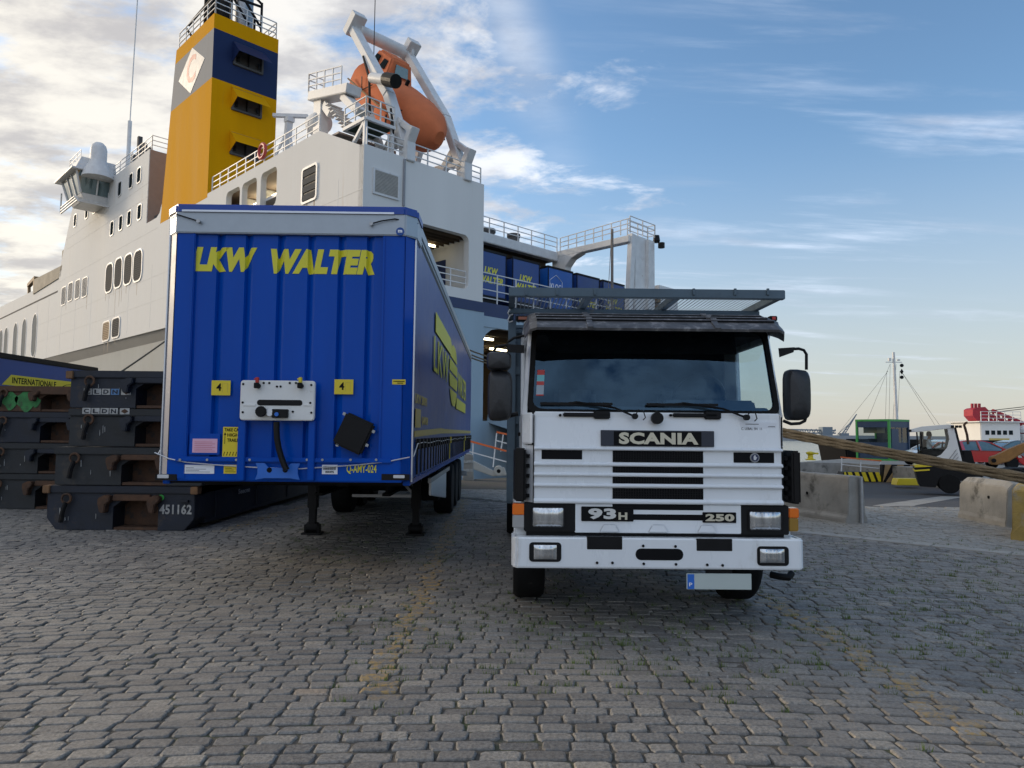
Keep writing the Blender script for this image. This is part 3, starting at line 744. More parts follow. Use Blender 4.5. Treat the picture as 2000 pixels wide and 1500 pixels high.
# ------------------------------------------------------------------ white cab-over truck with car-carrier body
TK = Root((1.235, 6.0, 0), .4)
tk = empty('car_carrier_truck', (1.235, 6.0, 0), .4, 'old white cab-over truck with open car-carrier deck reaching over its cab', 'truck')
m_rack = M('steel_blue_frame', (.075, .115, .15), .5, .2, var=.2, scale=4, st=(.16, .14, .12), sa=.3, ss=5)
m_visor = M('weathered_black_visor', (.09, .09, .095), .5, var=.5, scale=14, st=(.22, .215, .22), sa=.6, ss=14)
m_cabin = M('dark_cab_trim', (.020, .021, .024), .8, var=.2)
m_seat = M('grey_seat_cloth', (.05, .052, .06), .9, var=.3)
m_orange = M('orange_lens', (.75, .16, .012), .2, var=.08, coat=.5)
m_amber = M('smoked_amber_lens', (.30, .17, .03), .2, var=.1, coat=.5)
m_clear = M('clear_lens', (.42, .42, .42), .15, .3, var=.1, coat=.6)
m_lens = M('headlamp_lens', (.62, .64, .66), .16, .75, var=.5, scale=14, streak=6, coat=1)
m_plate = M('blank_plate', (.46, .52, .50), .5, var=.04)
g_ws = glass('windscreen_glass', (.66, .76, .80), .06, .01, (.32, .56, .80))
g_sd = glass('side_glass', (.86, .93, .92), .02)
def tplate(name, px, ly, dep, mat, bevel=.003, parent=None, round_=0):
    return plate(name, px, ly, dep, mat, bevel, TK, tk, parent, round_)
YG = .11
gx0, gx1, *_ = TK.rect(1044, 876, 1527, 985, YG)
zp = lambda py, ly=YG: TK.hit(1285, py, 1, ly).z
xp = lambda px, py=900, ly=YG: TK.hit(px, py, 1, ly).x
# bumper
zb0, zb1 = .535, .788
bm_ = MB(); bm_.prism([(-1.225, .34), (-1.225, .05), (-1.185, 0), (1.185, 0), (1.225, .05), (1.225, .34), (1.19, .34), (1.19, .06), (-1.19, .06), (-1.19, .34)], 2, zb0, zb1)
bump = bm_.build('bumper', m_white, tk, bevel=.012)
bm_ = MB(); bm_.box(-1.18, 1.18, .02, .30, zb1-.03, zb1-.005); bm_.build('bumper_shelf', m_white, tk)
for q in ((1147, 1049, 1215, 1073), (1361, 1053, 1430, 1076)): tplate('bumper_step', q, -.004, .05, m_black, .003, bump)
tplate('tow_slot', (1242, 1072, 1334, 1094), -.003, .02, m_ink, 0, bump, .045)
for px, py in ((1256, 1066), (1319, 1067), (1257, 1101), (1320, 1102), (1166, 1099), (1196, 1099), (1381, 1103), (1411, 1104)):
    e = TK.hit(px, py, 1, 0); b = MB(); b.lathe([(.012, -.004), (.010, .008), (0, .009)], (e.x, -.004, e.z), 1, 8); b.build('bumper_bolt', m_steel, bump)
def bulge(rect_, y, depth, n=10):
    a, b, c, d = rect_; m = MB(); vs_ = []
    for i in range(n+1):
        for j in range(n+1):
            u, v = i/n*2-1, j/n*2-1; e = (1-abs(u)**4)*(1-abs(v)**4)
            fl = .003*sin(i*9)*(e > 0)
            vs_.append((a+(b-a)*i/n, y-depth*e-fl, c+(d-c)*j/n))
    m.add(vs_, [(i*(n+1)+j, (i+1)*(n+1)+j, (i+1)*(n+1)+j+1, i*(n+1)+j+1) for i in range(n) for j in range(n)]); return m
for q, lq in (((1034, 1060, 1096, 1097), (1043, 1065, 1087, 1092)), ((1480, 1068, 1541, 1105), (1485, 1073, 1532, 1099))):
    f = tplate('fog_lamp', q, -.012, .06, m_black, .006, round_=.03)
    bulge(TK.rect(*lq, -.014), -.014, .014, 14).build('lens', m_lens, f, smooth=True)
# plate
pl = tplate('number_plate', (1342, 1121, 1467, 1151), .02, .012, m_plate, .003)
tplate('plate_band', (1343, 1122, 1356, 1150), .018, .004, m_blue_l, 0, pl)
q = TK.rect(1346, 1138, 1352, 1145, .017); text('plate_letter', 'P', q, .0165, m_paper, pl, bold=.02)
b = MB(); b.box(*TK.rect(1380, 1112, 1430, 1124, .03)[:2], .03, .06, *TK.rect(1380, 1108, 1430, 1128, .03)[2:]); b.build('plate_bracket', m_steel, tk)
# front skin
zgb, zgt, zut = zp(985), zp(877), zp(817)
lo = MB(); lo.box(gx0, gx1, YG, YG+.06, zgb, zgt); lo.build('grille_panel', m_white, tk, bevel=.008)
for i, (a, b) in enumerate(((874, 881), (904, 912), (924, 932), (945, 953), (975, 985))):
    rr = MB(); x0, x1 = gx0+.0, gx1-.0
    z0, z1 = zp(b), zp(a); rr.prism([(YG-.0, z0), (YG-.028, z0+.005), (YG-.034, (z0+z1)/2), (YG-.012, z1), (YG, z1)], 0, x0, x1); rr.build('grille_rib', m_white, tk, bevel=.003)
for a, b in ((881, 903), (912, 924), (932, 945), (954, 975)):
    x0, x1, z0, z1 = TK.rect(1197, a, 1373, b, YG-.002)
    gm = MB(); gm.box(x0, x1, YG-.004, YG+.03, z0, z1); g_ = gm.build('grille_opening', m_ink, tk)
    gm = MB(); n = int((x1-x0)/.022)
    for i in range(n): gm.box(x0+i*.022, x0+i*.022+.004, YG-.008, YG-.003, z0, z1)
    n = max(1, int((z1-z0)/.02))
    for i in range(n): gm.box(x0, x1, YG-.008, YG-.003, z0+i*.02, z0+i*.02+.003)
    tag(gm.build('grille_mesh', m_black, g_, fix=False), kind='stuff')
tplate('intake', (1058, 879, 1137, 897), YG-.004, .02, m_ink, .002)
em = tplate('intake', (1433, 884, 1512, 904), YG-.004, .02, m_ink, .002)
e = TK.hit(1473.5, 894, 1, YG); b = MB(); b.lathe([(.040, -.002), (.040, .006), (.034, .010), (0, .011)], (e.x, YG-.006, e.z), 1, 24); bd = b.build('round_emblem', m_galv, em)
b = MB(); b.lathe([(.031, .0), (.031, .003)], (e.x, YG-.018, e.z), 1, 24); b.build('emblem_disc', M('navy_enamel', (.02, .03, .09), .3), bd)
b = MB(); b.prism([(e.x-.012, e.z-.018), (e.x+.004, e.z-.02), (e.x+.012, e.z-.004), (e.x+.018, e.z+.006), (e.x+.006, e.z+.004), (e.x+.004, e.z+.02), (e.x-.006, e.z+.022), (e.x-.014, e.z+.008)], 1, YG-.020, YG-.017); b.build('emblem_figure', m_alu, bd)
for s, gx in ((-1, gx0), (1, gx1)):
    gp_ = MB(); gp_.box(gx-.004+s*.003, gx+.004+s*.003, YG-.002, YG+.08, zgb, zut+.02); gp_.build('panel_gap', m_ink, tk)
up_ = MB(); up_.prism([(YG, zgt), (YG+.02, zut), (YG+.02, zut+.05), (YG+.10, zut+.05), (YG+.10, zgt)], 0, gx0+.0, gx1); up_.build('front_panel', m_white, tk, bevel=.01)
q = (1174, 841, 1395, 872); s_ = tplate('name_plate', q, YG-.014, .03, M('navy_name_plate', (.016, .022, .040), .35, var=.1), .003)
tplate('name_plate_inset', (1199, 843, 1370, 871), YG-.017, .01, m_ink, .001, s_)
text('lettering', 'SCANIA', TK.rect(1209, 845, 1364, 868, YG-.018), YG-.019, m_silver, s_, bold=.05)
q = (1446, 825, 1516, 858); pp = tplate('paper_notice', q, YG-.006+.02, .003, m_paper, 0)
text('notice_text', 'C. LEBAL SN  11', TK.rect(1448, 835, 1488, 840, YG+.01), YG+.0125, m_ink, pp, bold=.0, ext=.0005)
tplate('notice_line', (1456, 828, 1482, 829), YG+.0125, .001, m_ink, 0, pp)
text('notice_text', 'NAVIO  Valmor/JW', TK.rect(1448, 843, 1493, 849, YG+.01), YG+.0125, m_ink, pp, bold=.01, ext=.0005)
text('notice_text', 'DESTINO ROTTERDAM', TK.rect(1449, 851, 1494, 855, YG+.01), YG+.0125, m_ink, pp, bold=.01, ext=.0005)
tplate('notice_stamp', (1501, 842, 1513, 852), YG+.0125, .001, m_red, 0, pp)
tplate('notice_line', (1500, 833, 1514, 834), YG+.0125, .001, m_ink, 0, pp)
# corner skins + wind deflectors
for s in (-1, 1):
    xo = 1.135*s
    cs_ = MB(); xi = gx0-.006 if s < 0 else gx1+.006
    cs_.prism([(xi, YG+.004), (xo-.06*s, YG+.02), (xo, YG+.11), (xo, YG+.2), (xi, YG+.2)], 2, zp(870), zut+.04); cs_.build('corner_panel', m_white, tk, bevel=.012)
    cs_ = MB(); cs_.prism([(xi, YG+.01), (xo-.09*s, YG+.03), (xo-.03*s, YG+.12), (xo-.03*s, YG+.2), (xi, YG+.2)], 2, zp(985), zp(872)); cs_.build('corner_column', m_white, tk, bevel=.012)
    df = MB(); px = (1003, 1028) if s < 0 else (1545, 1564)
    xa_, xb_ = xp(px[0], 930), xp(px[1], 930)
    df.prism([(xa_, YG+.16), (xa_+.012, YG+.0), (xb_-.012, YG-.03), (xb_, YG+.04), (xb_-.02, YG+.20), (xa_+.01, YG+.3)], 2, zp(982), zp(878)); df.build('wind_deflector', m_black, tk, bevel=.014)
    for i in range(5):
        b = MB(); z = zp(975)+i*.085; x = xb_ if s < 0 else xa_; b.box(x-.0, x-s*.03, YG+.06, YG+.10, z, z+.03); b.build('deflector_bracket', m_steel, tk)
# lower grille panel with model badges
lp = MB(); x0, x1, z0, z1 = TK.rect(1124, 985, 1447, 1041, YG-.01); lp.box(x0, x1, YG-.01, YG+.05, z0, z1-.004); lwp = lp.build('lower_panel', m_white, tk, bevel=.006)
for c in (1190, 1285, 1380):
    a = xp(c, 1030); b = MB(); b.prism([(a-.09, z0+.004), (a+.09, z0+.004), (a+.05, z0+.075), (a-.05, z0+.075)], 1, YG-.020, YG-.006); b.build('panel_scoop', m_white, lwp, bevel=.008)
for q in ((1197, 985, 1373, 996), (1237, 1005, 1373, 1016)): tplate('lower_slot', q, YG-.013, .02, m_ink, .001, lwp)
b1_ = tplate('model_badge', (1136, 990, 1237, 1018), YG-.022, .02, m_ink, .004)
text('badge_lettering', '93', TK.rect(1149, 993, 1203, 1014, YG-.024), YG-.026, M('white_letter', (.62, .62, .60), .4, var=.05), b1_, bold=.05)
text('badge_lettering', 'H', TK.rect(1208, 1001, 1225, 1015, YG-.024), YG-.026, m_silver, b1_, bold=.04)
b2_ = tplate('model_badge', (1373, 1001, 1438, 1021), YG-.022, .02, m_ink, .004)
text('badge_lettering', '250', TK.rect(1378, 1004, 1434, 1018, YG-.024), YG-.026, m_silver, b2_, bold=.05)
for q, lq, io in (((1024, 983, 1125, 1038), (1040, 991, 1101, 1029), -1), ((1446, 988, 1541, 1044), (1464, 999, 1526, 1035), 1)):
    h = tplate('headlamp', q, YG-.006, .12, m_black, .008)
    a, b, c, d = TK.rect(*lq, YG-.01); bz = MB(); frame_prism(bz, rrect(a-.012, b+.012, c-.012, d+.012, .025), rrect(a, b, c, d, .02), 1, YG-.02, YG); bz.build('headlamp_bezel', m_steel, h)
    bulge((a, b, c, d), YG-.010, .022, 18).build('lens', m_lens, h, smooth=True)
for q, m_ in (((1001, 984, 1025, 1006), m_orange), ((1001, 1006, 1025, 1031), m_clear), ((1541, 993, 1561, 1012), m_orange), ((1541, 1012, 1560, 1038), m_amber)):
    tplate('indicator', q, YG+.0, .12, m_, .008)
und = MB(); und.box(-1.1, 1.1, YG+.03, .5, .70, zgb); und.box(-1.1, 1.1, .2, .45, .55, .72); und.build('front_crossmember', m_steel, tk)
# cab shell
WB, WT = (.14, 1.845), (.31, 2.60)                # windscreen plane foot and head (y, z)
XB, XT = 1.10, 1.055
def W(x, t, o=0):                                  # point on the windscreen plane, t upward, o outward
    ny, nz = -(WT[1]-WB[1]), (WT[0]-WB[0]); l = math.hypot(ny, nz)
    k = 1+(XT/XB-1)*t
    return Vector((x*k, WB[0]+(WT[0]-WB[0])*t+ny/l*o+.05*(abs(x)/1.1)**3, WB[1]+(WT[1]-WB[1])*t+nz/l*o))
gls = MB(); nx, ny = 18, 6
gls.add([W(-1.06+2.12*i/nx, .02+.96*j/ny, .0) for i in range(nx+1) for j in range(ny+1)], [(i*(ny+1)+j, (i+1)*(ny+1)+j, (i+1)*(ny+1)+j+1, i*(ny+1)+j+1) for i in range(nx) for j in range(ny)])
ws = gls.build('windscreen', g_ws, tk, smooth=True, fix=False)
o2, i2 = rrect(-1.10, 1.10, -.03, 1.02, .10, 6), rrect(-1.055, 1.055, .02, .97, .10, 6)
sl_ = MB(); n = len(o2); vs_ = [W(*p, o) for o in (.012, -.03) for lst in (o2, i2) for p in lst]; fs = []
def scal(p): return p
for i in range(n):
    j = (i+1) % n; fs += [(i, j, n+j, n+i), (2*n+i, 3*n+i, 3*n+j, 2*n+j), (i, 2*n+i, 2*n+j, j), (n+i, n+j, 3*n+j, 3*n+i)]
sl_.add(vs_, fs); sl_.build('windscreen_seal', m_rub, ws)
# inspection stickers inside the windscreen edge
for t0, t1, mt in ((.42, .48, m_red), (.345, .42, M('teal_sticker', (.15, .45, .5), .5)), (.30, .345, m_red), (.19, .30, M('grey_sticker', (.3, .36, .42), .5)), (.175, .19, m_red)):
    s_ = MB(); s_.add([W(-1.03, t0, .004), W(-.965, t0, .004), W(-.965, t1, .004), W(-1.03, t1, .004)], [(0, 1, 2, 3)]); s_.build('windscreen_sticker', mt, ws, fix=False)
for s in (-1, 1):
    ap = MB(); a, b = W(s*1.098, -.06, .0), W(s*1.098, 1.05, .0)
    ap.hexa([a, a+Vector((s*.045, .05, 0)), a+Vector((s*.045, .16, 0)), a+Vector((0, .14, 0)), b, b+Vector((s*.035, .05, 0)), b+Vector((s*.035, .16, 0)), b+Vector((0, .14, 0))]); ap.build('windscreen_pillar', m_white, tk, bevel=.008)
    dr = MB(); xs0, xs1 = s*1.09, s*1.14
    dr.box(xs0, xs1, .24, 1.78, .98, 1.84); d_ = dr.build('door', m_white, tk, bevel=.012)
    dr = MB(); dr.prism([(1.28, 1.835), (1.78, 1.835), (1.78, 2.66), (1.36, 2.66)], 0, xs0, xs1-.01*s); dr.prism([(.5, 2.5), (1.38, 2.5), (1.38, 2.66), (.36, 2.66)], 0, xs0, xs1-.012*s); dr.build('cab_side', m_white, tk, bevel=.008)
    gs = MB(); gs.add([(s*1.10, .26, 1.84), (s*1.10, 1.3, 1.84), (s*1.09, 1.37, 2.5), (s*1.09, .52, 2.5)], [(0, 1, 2, 3)]); gs.build('window', g_sd, d_, fix=False)
    hd = MB(); hd.box(s*1.14, s*1.165, 1.05, 1.2, 1.62, 1.66); hd.build('door_handle', m_black, d_, bevel=.005)
    wa = MB(); wa.prism([(.62, .66), (.62, .98), (.75, 1.02), (2.0, 1.02), (2.05, .62), (1.93, .62), (1.78, .93), (1.38, 1.04-.03), (.98, .93), (.86, .66)], 0, s*.84, s*1.20); wa.build('wheel_arch', m_white if s < 0 else m_white, tk, bevel=.01)
    stp = MB(); stp.box(s*1.0, s*1.19, .22, .62, .60, .98); stp.build('cab_step', m_white, tk, bevel=.01)
bw = MB(); bw.box(-1.09, 1.09, 1.72, 1.78, .95, 2.66); bw.build('cab_rear', m_cabin, tk)
rfm = MB(); rfm.prism([(.31, 2.61), (.50, 2.66), (.8, 2.745), (1.78, 2.745), (1.78, 2.64), (.36, 2.60)], 0, -1.10, 1.10); rfm.build('cab_roof', m_white, tk, bevel=.015)
flr = MB(); flr.box(-1.08, 1.08, .25, 1.72, .96, 1.02); flr.box(-1.06, 1.06, YG+.11, .30, 1.02, 1.82); flr.build('cab_floor', m_cabin, tk)
da = MB(); da.prism([(.20, 1.45), (.20, 1.84), (.36, 1.90), (.60, 1.86), (.66, 1.70), (.55, 1.45)], 0, -1.06, 1.06); da.prism([(.22, 1.84), (.30, 1.96), (.58, 1.94), (.64, 1.8)], 0, .12, .92); da.build('dashboard', M('dash_plastic', (.045, .06, .075), .7, var=.1), tk, bevel=.02)
for x in (-.55, .55):
    se = MB(); se.box(x-.26, x+.26, .95, 1.45, 1.40, 1.54); se.hexa([(x-.25, 1.40, 1.5), (x+.25, 1.40, 1.5), (x+.25, 1.55, 1.5), (x-.25, 1.55, 1.5), (x-.22, 1.56, 2.12), (x+.22, 1.56, 2.12), (x+.22, 1.66, 2.12), (x-.22, 1.66, 2.12)]); se.build('seat', m_seat, tk, bevel=.05)
cw = MB(); pts = []
for i in range(33):
    a = 2*pi*i/32; pts.append((.52+.24*cos(a), .66-.24*sin(a)*.45, 1.99+.24*sin(a)*.88))
cw.tube(pts, .014, 8, cap=False); cw.beam((.28, .66, 1.99), (.76, .66, 1.99), .03, .02); cw.beam((.52, .66, 1.99), (.52, .45, 1.8), .05, .05); cw.build('steering_wheel', m_black, tk, smooth=True)
sb = MB(); sb.add([W(-.99, .965, -.05), W(.80, .965, -.05), W(.80, .70, -.05), W(-.88, .70, -.05)], [(0, 1, 2, 3)])
sb2 = MB(); p = [W(-.99, .975, -.05), W(.80, .975, -.05), W(.80, .715, -.05), W(-.86, .715, -.05)]; sb2.hexa([q+Vector((0, .02, 0)) for q in p]+p); sb2.build('sun_blind', m_ink, tk)
hl = MB(); hl.box(-1.06, 1.06, .48, 1.72, 2.55, 2.60); hl.build('headlining', m_cabin, tk)
# visor: three ribs stepping forward and down
vz = [(.50, 2.715), (.36, 2.735), (.33, 2.71), (.20, 2.69), (.18, 2.662), (.04, 2.64), (.02, 2.61), (-.06, 2.565), (-.10, 2.535), (-.09, 2.515), (.05, 2.565), (.30, 2.63), (.50, 2.66)]
vi = MB(); n = len(vz)
rows = [(-1.13, .16, -.06), (-1.09, .05, -.012), (-1.03, 0, 0), (1.0, 0, 0), (1.06, .05, -.012), (1.10, .16, -.06)]
vs_ = []
for x, dy, dz in rows:
    for y, z in vz: vs_.append((x, y+dy*(1 if y < .4 else .2), z+dz))
fs = [(i*n+j, (i+1)*n+j, (i+1)*n+(j+1) % n, i*n+(j+1) % n) for i in range(len(rows)-1) for j in range(n)]+[tuple(range(n)), tuple(range(len(vs_)-1, len(vs_)-n-1, -1))]
vi.add(vs_, fs); vis = vi.build('sun_visor', m_visor, tk)
for y_, z_, d_ in ((.3345, 2.711, .010), (.186, 2.664, .012), (.026, 2.612, .013)):
    gv = MB(); gv.box(-1.03, 1.0, y_-.012, y_, z_, z_+d_); gv.build('visor_groove', m_ink, vis)
for px in (1152, 1399):
    x = xp(px, 630, -.05); c = MB()
    for a, b in zip(vz[1:9], vz[2:10]): c.beam((x, a[0]-.004, a[1]+.006), (x, b[0]-.004, b[1]+.006), .05, .008)
    c.build('visor_clamp', m_visor, vis)
for px0, px1 in ((1008, 1036), (1503, 1518)):
    x0, x1, z0, z1 = TK.rect(px0, 617, px1, 627, .45); b = MB(); b.box(x0, x1, .44, .52, z0, z1); l_ = b.build('marker_housing', m_ink, tk, bevel=.006)
    b = MB(); b.box(x0+.02, x1-.02, .43, .45, z0+.01, z1-.01); b.build('marker_lens', m_red if px0 > 1200 else M('dull_orange_lens', (.25, .06, .02), .3), l_)
# wipers and the black covers below the screen
for a, b, piv in ((1055, 1196, 1238), (1263, 1404, 1455)):
    w0, w1 = xp(a, 790), xp(b, 790); pv = xp(piv, 815)
    wp = MB(); z_ = .055
    p0, p1, pm = W(w0, .075, .03), W(w1, .075, .03), W((w0+w1)/2, .09, .045)
    pvp = W(pv, -.07, .05)
    wp.beam(p0, p1, .012, .022); wp.beam(p0+Vector((.2, 0, 0)), pm, .01, .012); wp.beam(p1-Vector((.2, 0, 0)), pm, .01, .012); wi = wp.build('wiper', m_black, tk)
    wp = MB(); wp.tube([pm, (pm+pvp)/2+Vector((.08, 0, .012)), pvp], .009, 6); wp.cyl(pvp, pvp+Vector((0, -.04, 0)), .026, 12)
    h = [pvp+Vector((.0, -.02, .0)), pvp+Vector((.03, -.03, .055)), pvp+Vector((.07, -.03, .05)), pvp+Vector((.09, -.02, -.01)), pvp+Vector((.075, .0, -.03))]; wp.tube(h, .005, 5); wp.build('wiper_arm', m_black, wi)
for q in ((1100, 806, 1190, 814), (1160, 803, 1192, 818), (1315, 807, 1402, 815), (1377, 804, 1409, 819)): tplate('wiper_motor_cover', q, .10, .06, m_black, .008)
e = TK.hit(1282, 817, 1, .10); b = MB(); b.lathe([(.05, -.06), (.05, .0), (.044, .016), (0, .02)], (e.x, .10, e.z), 1, 22); b.build('filler_cap', m_black, tk, bevel=.003)
for px in (1094, 1310):
    e = TK.hit(px, 811, 1, .11); b = MB(); b.lathe([(.012, -.02), (.012, .004)], (e.x, .12, e.z), 1, 10); b.build('washer_jet', m_ink, tk)
# mirrors
def shell(name, px, ly, dep, parent, mat=None):
    a, b, c, d = TK.rect(*px, ly); m = MB(); cx_, cz_ = (a+b)/2, (c+d)/2; w2, h2 = (b-a)/2, (d-c)/2; n = 20; R_ = []
    for k, (f, yy) in enumerate(((.0, -.02), (.55, -.018), (.85, -.005), (.97, .025), (1, .06), (.99, dep))):
        ring = []
        for i in range(n):
            t = 2*pi*i/n; ct, st__ = cos(t), sin(t); e = .42
            ring.append((cx_+w2*f*math.copysign(abs(ct)**e, ct), ly+yy, cz_+h2*f*math.copysign(abs(st__)**e, st__)*(1-.06*ct)))
        R_.append(ring)
    m.add([p for r in R_ for p in r], [(k*n+i, k*n+(i+1) % n, (k+1)*n+(i+1) % n, (k+1)*n+i) for k in range(len(R_)-1) for i in range(n)]+[tuple(range((len(R_)-1)*n, len(R_)*n))])
    return m.build(name, mat or M('mirror_shell', (.020, .021, .024), .42, var=.35, scale=9, bump=.002, bs=40), parent, smooth=True)
mr_ = shell('mirror', (1540, 720, 1587, 821), .20, .14, tk)
gm = MB(); a, b, c, d = TK.rect(1544, 728, 1583, 812, .34); gm.box(a, b, .338, .343, c, d); gm.build('mirror_glass', M('mirror_silver', (.8, .8, .8), .03, 1, var=0), mr_)
tb = MB(); P_ = lambda px, py, ly=.25: TK.hit(px, py, 1, ly)
tb.tube([P_(1574, 815), P_(1572, 822), P_(1562, 827), P_(1545, 828), P_(1530, 822)], .014, 8); tb.build('mirror_arm', m_black, tk, smooth=True)
tb = MB(); tb.tube([P_(1524, 688), P_(1545, 682), P_(1560, 681), P_(1570, 684), P_(1575, 692), P_(1575, 722)], .013, 8)
tb.hexa([P_(1520, 680, .2), P_(1520, 680, .3), P_(1522, 698, .3), P_(1522, 698, .2), P_(1552, 678, .2), P_(1552, 678, .3), P_(1550, 688, .3), P_(1550, 688, .2)]); tb.build('mirror_arm', m_black, tk, smooth=True)
shell('mirror', (952, 722, 1001, 822), .20, .14, tk); shell('mirror', (950, 686, 999, 721), .14, .16, tk)
tb = MB(); tb.tube([P_(962, 722, .3), P_(962, 690, .3), P_(970, 677, .3), P_(990, 674, .3), P_(1022, 680, .3)], .014, 8); tb.tube([P_(992, 668, .3), P_(1004, 660, .3), P_(1026, 655, .3)], .012, 6)
t2 = MB(); t2.tube([P_(966, 818, .3), P_(985, 814, .3), P_(1012, 808, .3)], .02, 8); t2.build('mirror_arm', m_black, tk, smooth=True)
tb.hexa([P_(990, 672, .25), P_(990, 672, .35), P_(990, 688, .35), P_(990, 688, .25), P_(1024, 674, .25), P_(1024, 674, .35), P_(1024, 690, .35), P_(1024, 690, .25)]); tb.build('mirror_arm', m_black, tk, smooth=True)
# chassis, wheels, tanks
cf = MB()
for x in (-.42, .42): cf.box(x-.05, x+.05, .4, 9.0, .62, .88)
cf.box(-.5, .5, .5, 1.8, .55, .95); cf.box(-.9, .9, 1.22, 1.42, .42, .52); cf.box(-.9, .9, 5.75, 5.95, .42, .55); cf.build('chassis', m_steel, tk)
for x in (-1.045, 1.045): wheel('wheel', x, 1.36, .50, .50, .30, 1 if x > 0 else -1, tk, m_white, 30)
for x in (-1.0, 1.0): wheel('wheel', x, 5.85, .50, .50, .52, 1 if x > 0 else -1, tk, m_white, 30)
for x in (-1, 1):
    b = MB(); b.box(x*.6, x*1.15, 2.6, 3.6, .45, .95); b.build('fuel_tank', m_galv if x > 0 else m_steel, tk, bevel=.06)
tb = MB(); tb.tube([TK.hit(1505, 1122, 1, .5), TK.hit(1522, 1126, 1, .45), TK.hit(1540, 1128, 1, .45), TK.hit(1546, 1120, 1, .5)], .03, 8); tb.build('exhaust_end', m_steel, tk, smooth=True)
# car-carrier body
XL, XR = -1.27, 1.27
up = MB()
zr = TK.hit(1273, 572, 1, .45).z
fr_ = MB(); fr_.box(XL, XR, .45, .52, zr-.045, zr+.04); fr_.build('rack_front_rail', m_rack, tk, bevel=.006)
for px in (1028, 1088, 1162, 1355, 1436, 1500): plate('rack_clip', (px-2, 563, px+3, 576), .435, .02, m_rack, .002, TK, tk)
for x in (XL+.03, -.52, .30, XR-.03):
    b = MB(); b.box(x-.028, x+.028, .5, 8.6 if abs(x) > 1 else 2.6, zr-.035, zr+.035); b.build('rack_rail', m_rack, tk, bevel=.004)
for y in (1.12, 2.55, 4.0, 5.5, 7.0, 8.55):
    b = MB(); b.box(XL, XR, y, y+.07, zr-.035-.05, zr-.038); b.build('rack_crossbar', m_rack, tk, bevel=.004)
ms = MB()
y = .54; 
for i in range(62): x = XL+.04+i*.041; ms.add([(x, .53, zr+.036), (x+.010, .53, zr+.036), (x+.010, 2.55, zr+.036), (x, 2.55, zr+.036)], [(0, 1, 2, 3)])
for i in range(48): y = .54+i*.042; ms.add([(XL+.03, y, zr+.0365), (XR-.03, y, zr+.0365), (XR-.03, y+.012, zr+.0365), (XL+.03, y+.012, zr+.0365)], [(0, 1, 2, 3)])
tag(ms.build('rack_mesh', m_galv, tk, fix=False), kind='stuff')
for x0 in (XL+.05, .32):
    b = MB(); b.box(x0, x0+.9, 2.6, 8.5, zr-.02, zr+.02); b.build('upper_runway', m_rack, tk, bevel=.004)
    b = MB(); b.box(x0, x0+.9, 1.95, 9.1, .98, 1.05); b.build('lower_runway', m_rack, tk, bevel=.004)
for y in (1.88, 4.2, 6.4, 8.5):
    for x in (XL, XR-.09):
        b = MB(); b.box(x, x+.09, y, y+.10, .9, zr-.04); b.build('deck_post', m_rack, tk, bevel=.006)
for z in (1.25, 1.75, 2.3):
    b = MB(); b.box(XL, XR, 1.9, 1.96, z, z+.09); b.build('headboard_bar', m_rack, tk, bevel=.004)
b = MB(); b.box(XL+.09, XR-.09, 1.93, 1.95, 1.0, 2.7); b.build('headboard', m_rack, tk)
for x in (XL, XR-.06):
    b = MB(); b.box(x, x+.06, 1.9, 9.1, .88, 1.06); b.build('deck_side_rail', m_rack, tk, bevel=.006)
for px, py in ((996, 604), (996, 617)):
    e = TK.hit(px, py, 1, 1.0); h = MB(); h.tube([(e.x, 1.0, e.z), (e.x-.02, 1.0, e.z-.04), (e.x-.005, 1.0, e.z-.065), (e.x+.03, 1.0, e.z-.05)], .008, 6); h.build('hook', m_galv, tk)
# ------------------------------------------------------------------ ro-ro ship, stern quarter
sh = empty('cargo_ship', (-7.2, 33.2, 0), 45, 'large white roll-on cargo ship with yellow chimney moored behind the trailers', 'ship')
m_ship = M('ship_white_paint', (.72, .715, .69), .8, spec=.08, var=.06, scale=.35, st=(.60, .52, .41), sa=.34, ss=.9, streak=14, bump=.02, bs=.5)
m_ship2 = M('ship_white_fittings', (.68, .68, .67), .5, var=.12, scale=2, st=(.30, .20, .12), sa=.22, ss=1.5)
m_hull = M('hull_pale_grey', (.42, .425, .40), .8, spec=.08, var=.1, scale=.3, st=(.33, .30, .25), sa=.3, ss=.4, streak=5, bump=.02, bs=.5)
m_knuc = M('hull_knuckle_grey', (.30, .295, .28), .6, var=.1, scale=.4)
m_sblue = M('hull_light_blue', (.30, .40, .48), .5, var=.08, scale=.5, st=(.22, .26, .28), sa=.3, ss=.6, streak=6)
m_navy = M('navy_stripe', (.018, .035, .11), .5, var=.1)
m_fyel = M('chimney_yellow', (.66, .31, .002), .8, spec=.06, var=.09, scale=.5, st=(.54, .29, .02), sa=.3, ss=.5, streak=8)
m_fnavy = M('chimney_navy', (.006, .018, .075), .5, spec=.25, var=.1, scale=.6)
m_fgrey = M('chimney_grey', (.34, .34, .34), .8, spec=.06, var=.12, scale=.8, streak=6)
m_dark = M('ship_dark_opening', (.035, .033, .030), .7, var=.3, scale=2)
m_louv = M('louvre_grey', (.10, .10, .10), .8, spec=.05, var=.2, scale=3)
m_lrust = M('louvre_rusty', (.24, .15, .07), .7, var=.3, scale=3)
m_brown = M('primer_brown_interior', (.10, .072, .045), .75, var=.3, scale=1, st=(.05, .04, .03), sa=.4, ss=2)
m_pinkb = M('bulkhead_buff', (.32, .25, .21), .6, var=.08)
m_lamp = M('strip_lamp', (1, .86, .55), .4, emit=5.0, var=0)
m_pane = M('ship_window_glass', (.02, .028, .032), .8, var=.2, spec=.0)
m_pane2 = M('wheelhouse_glass', (.10, .16, .17), .05, .2, var=.2, coat=1)
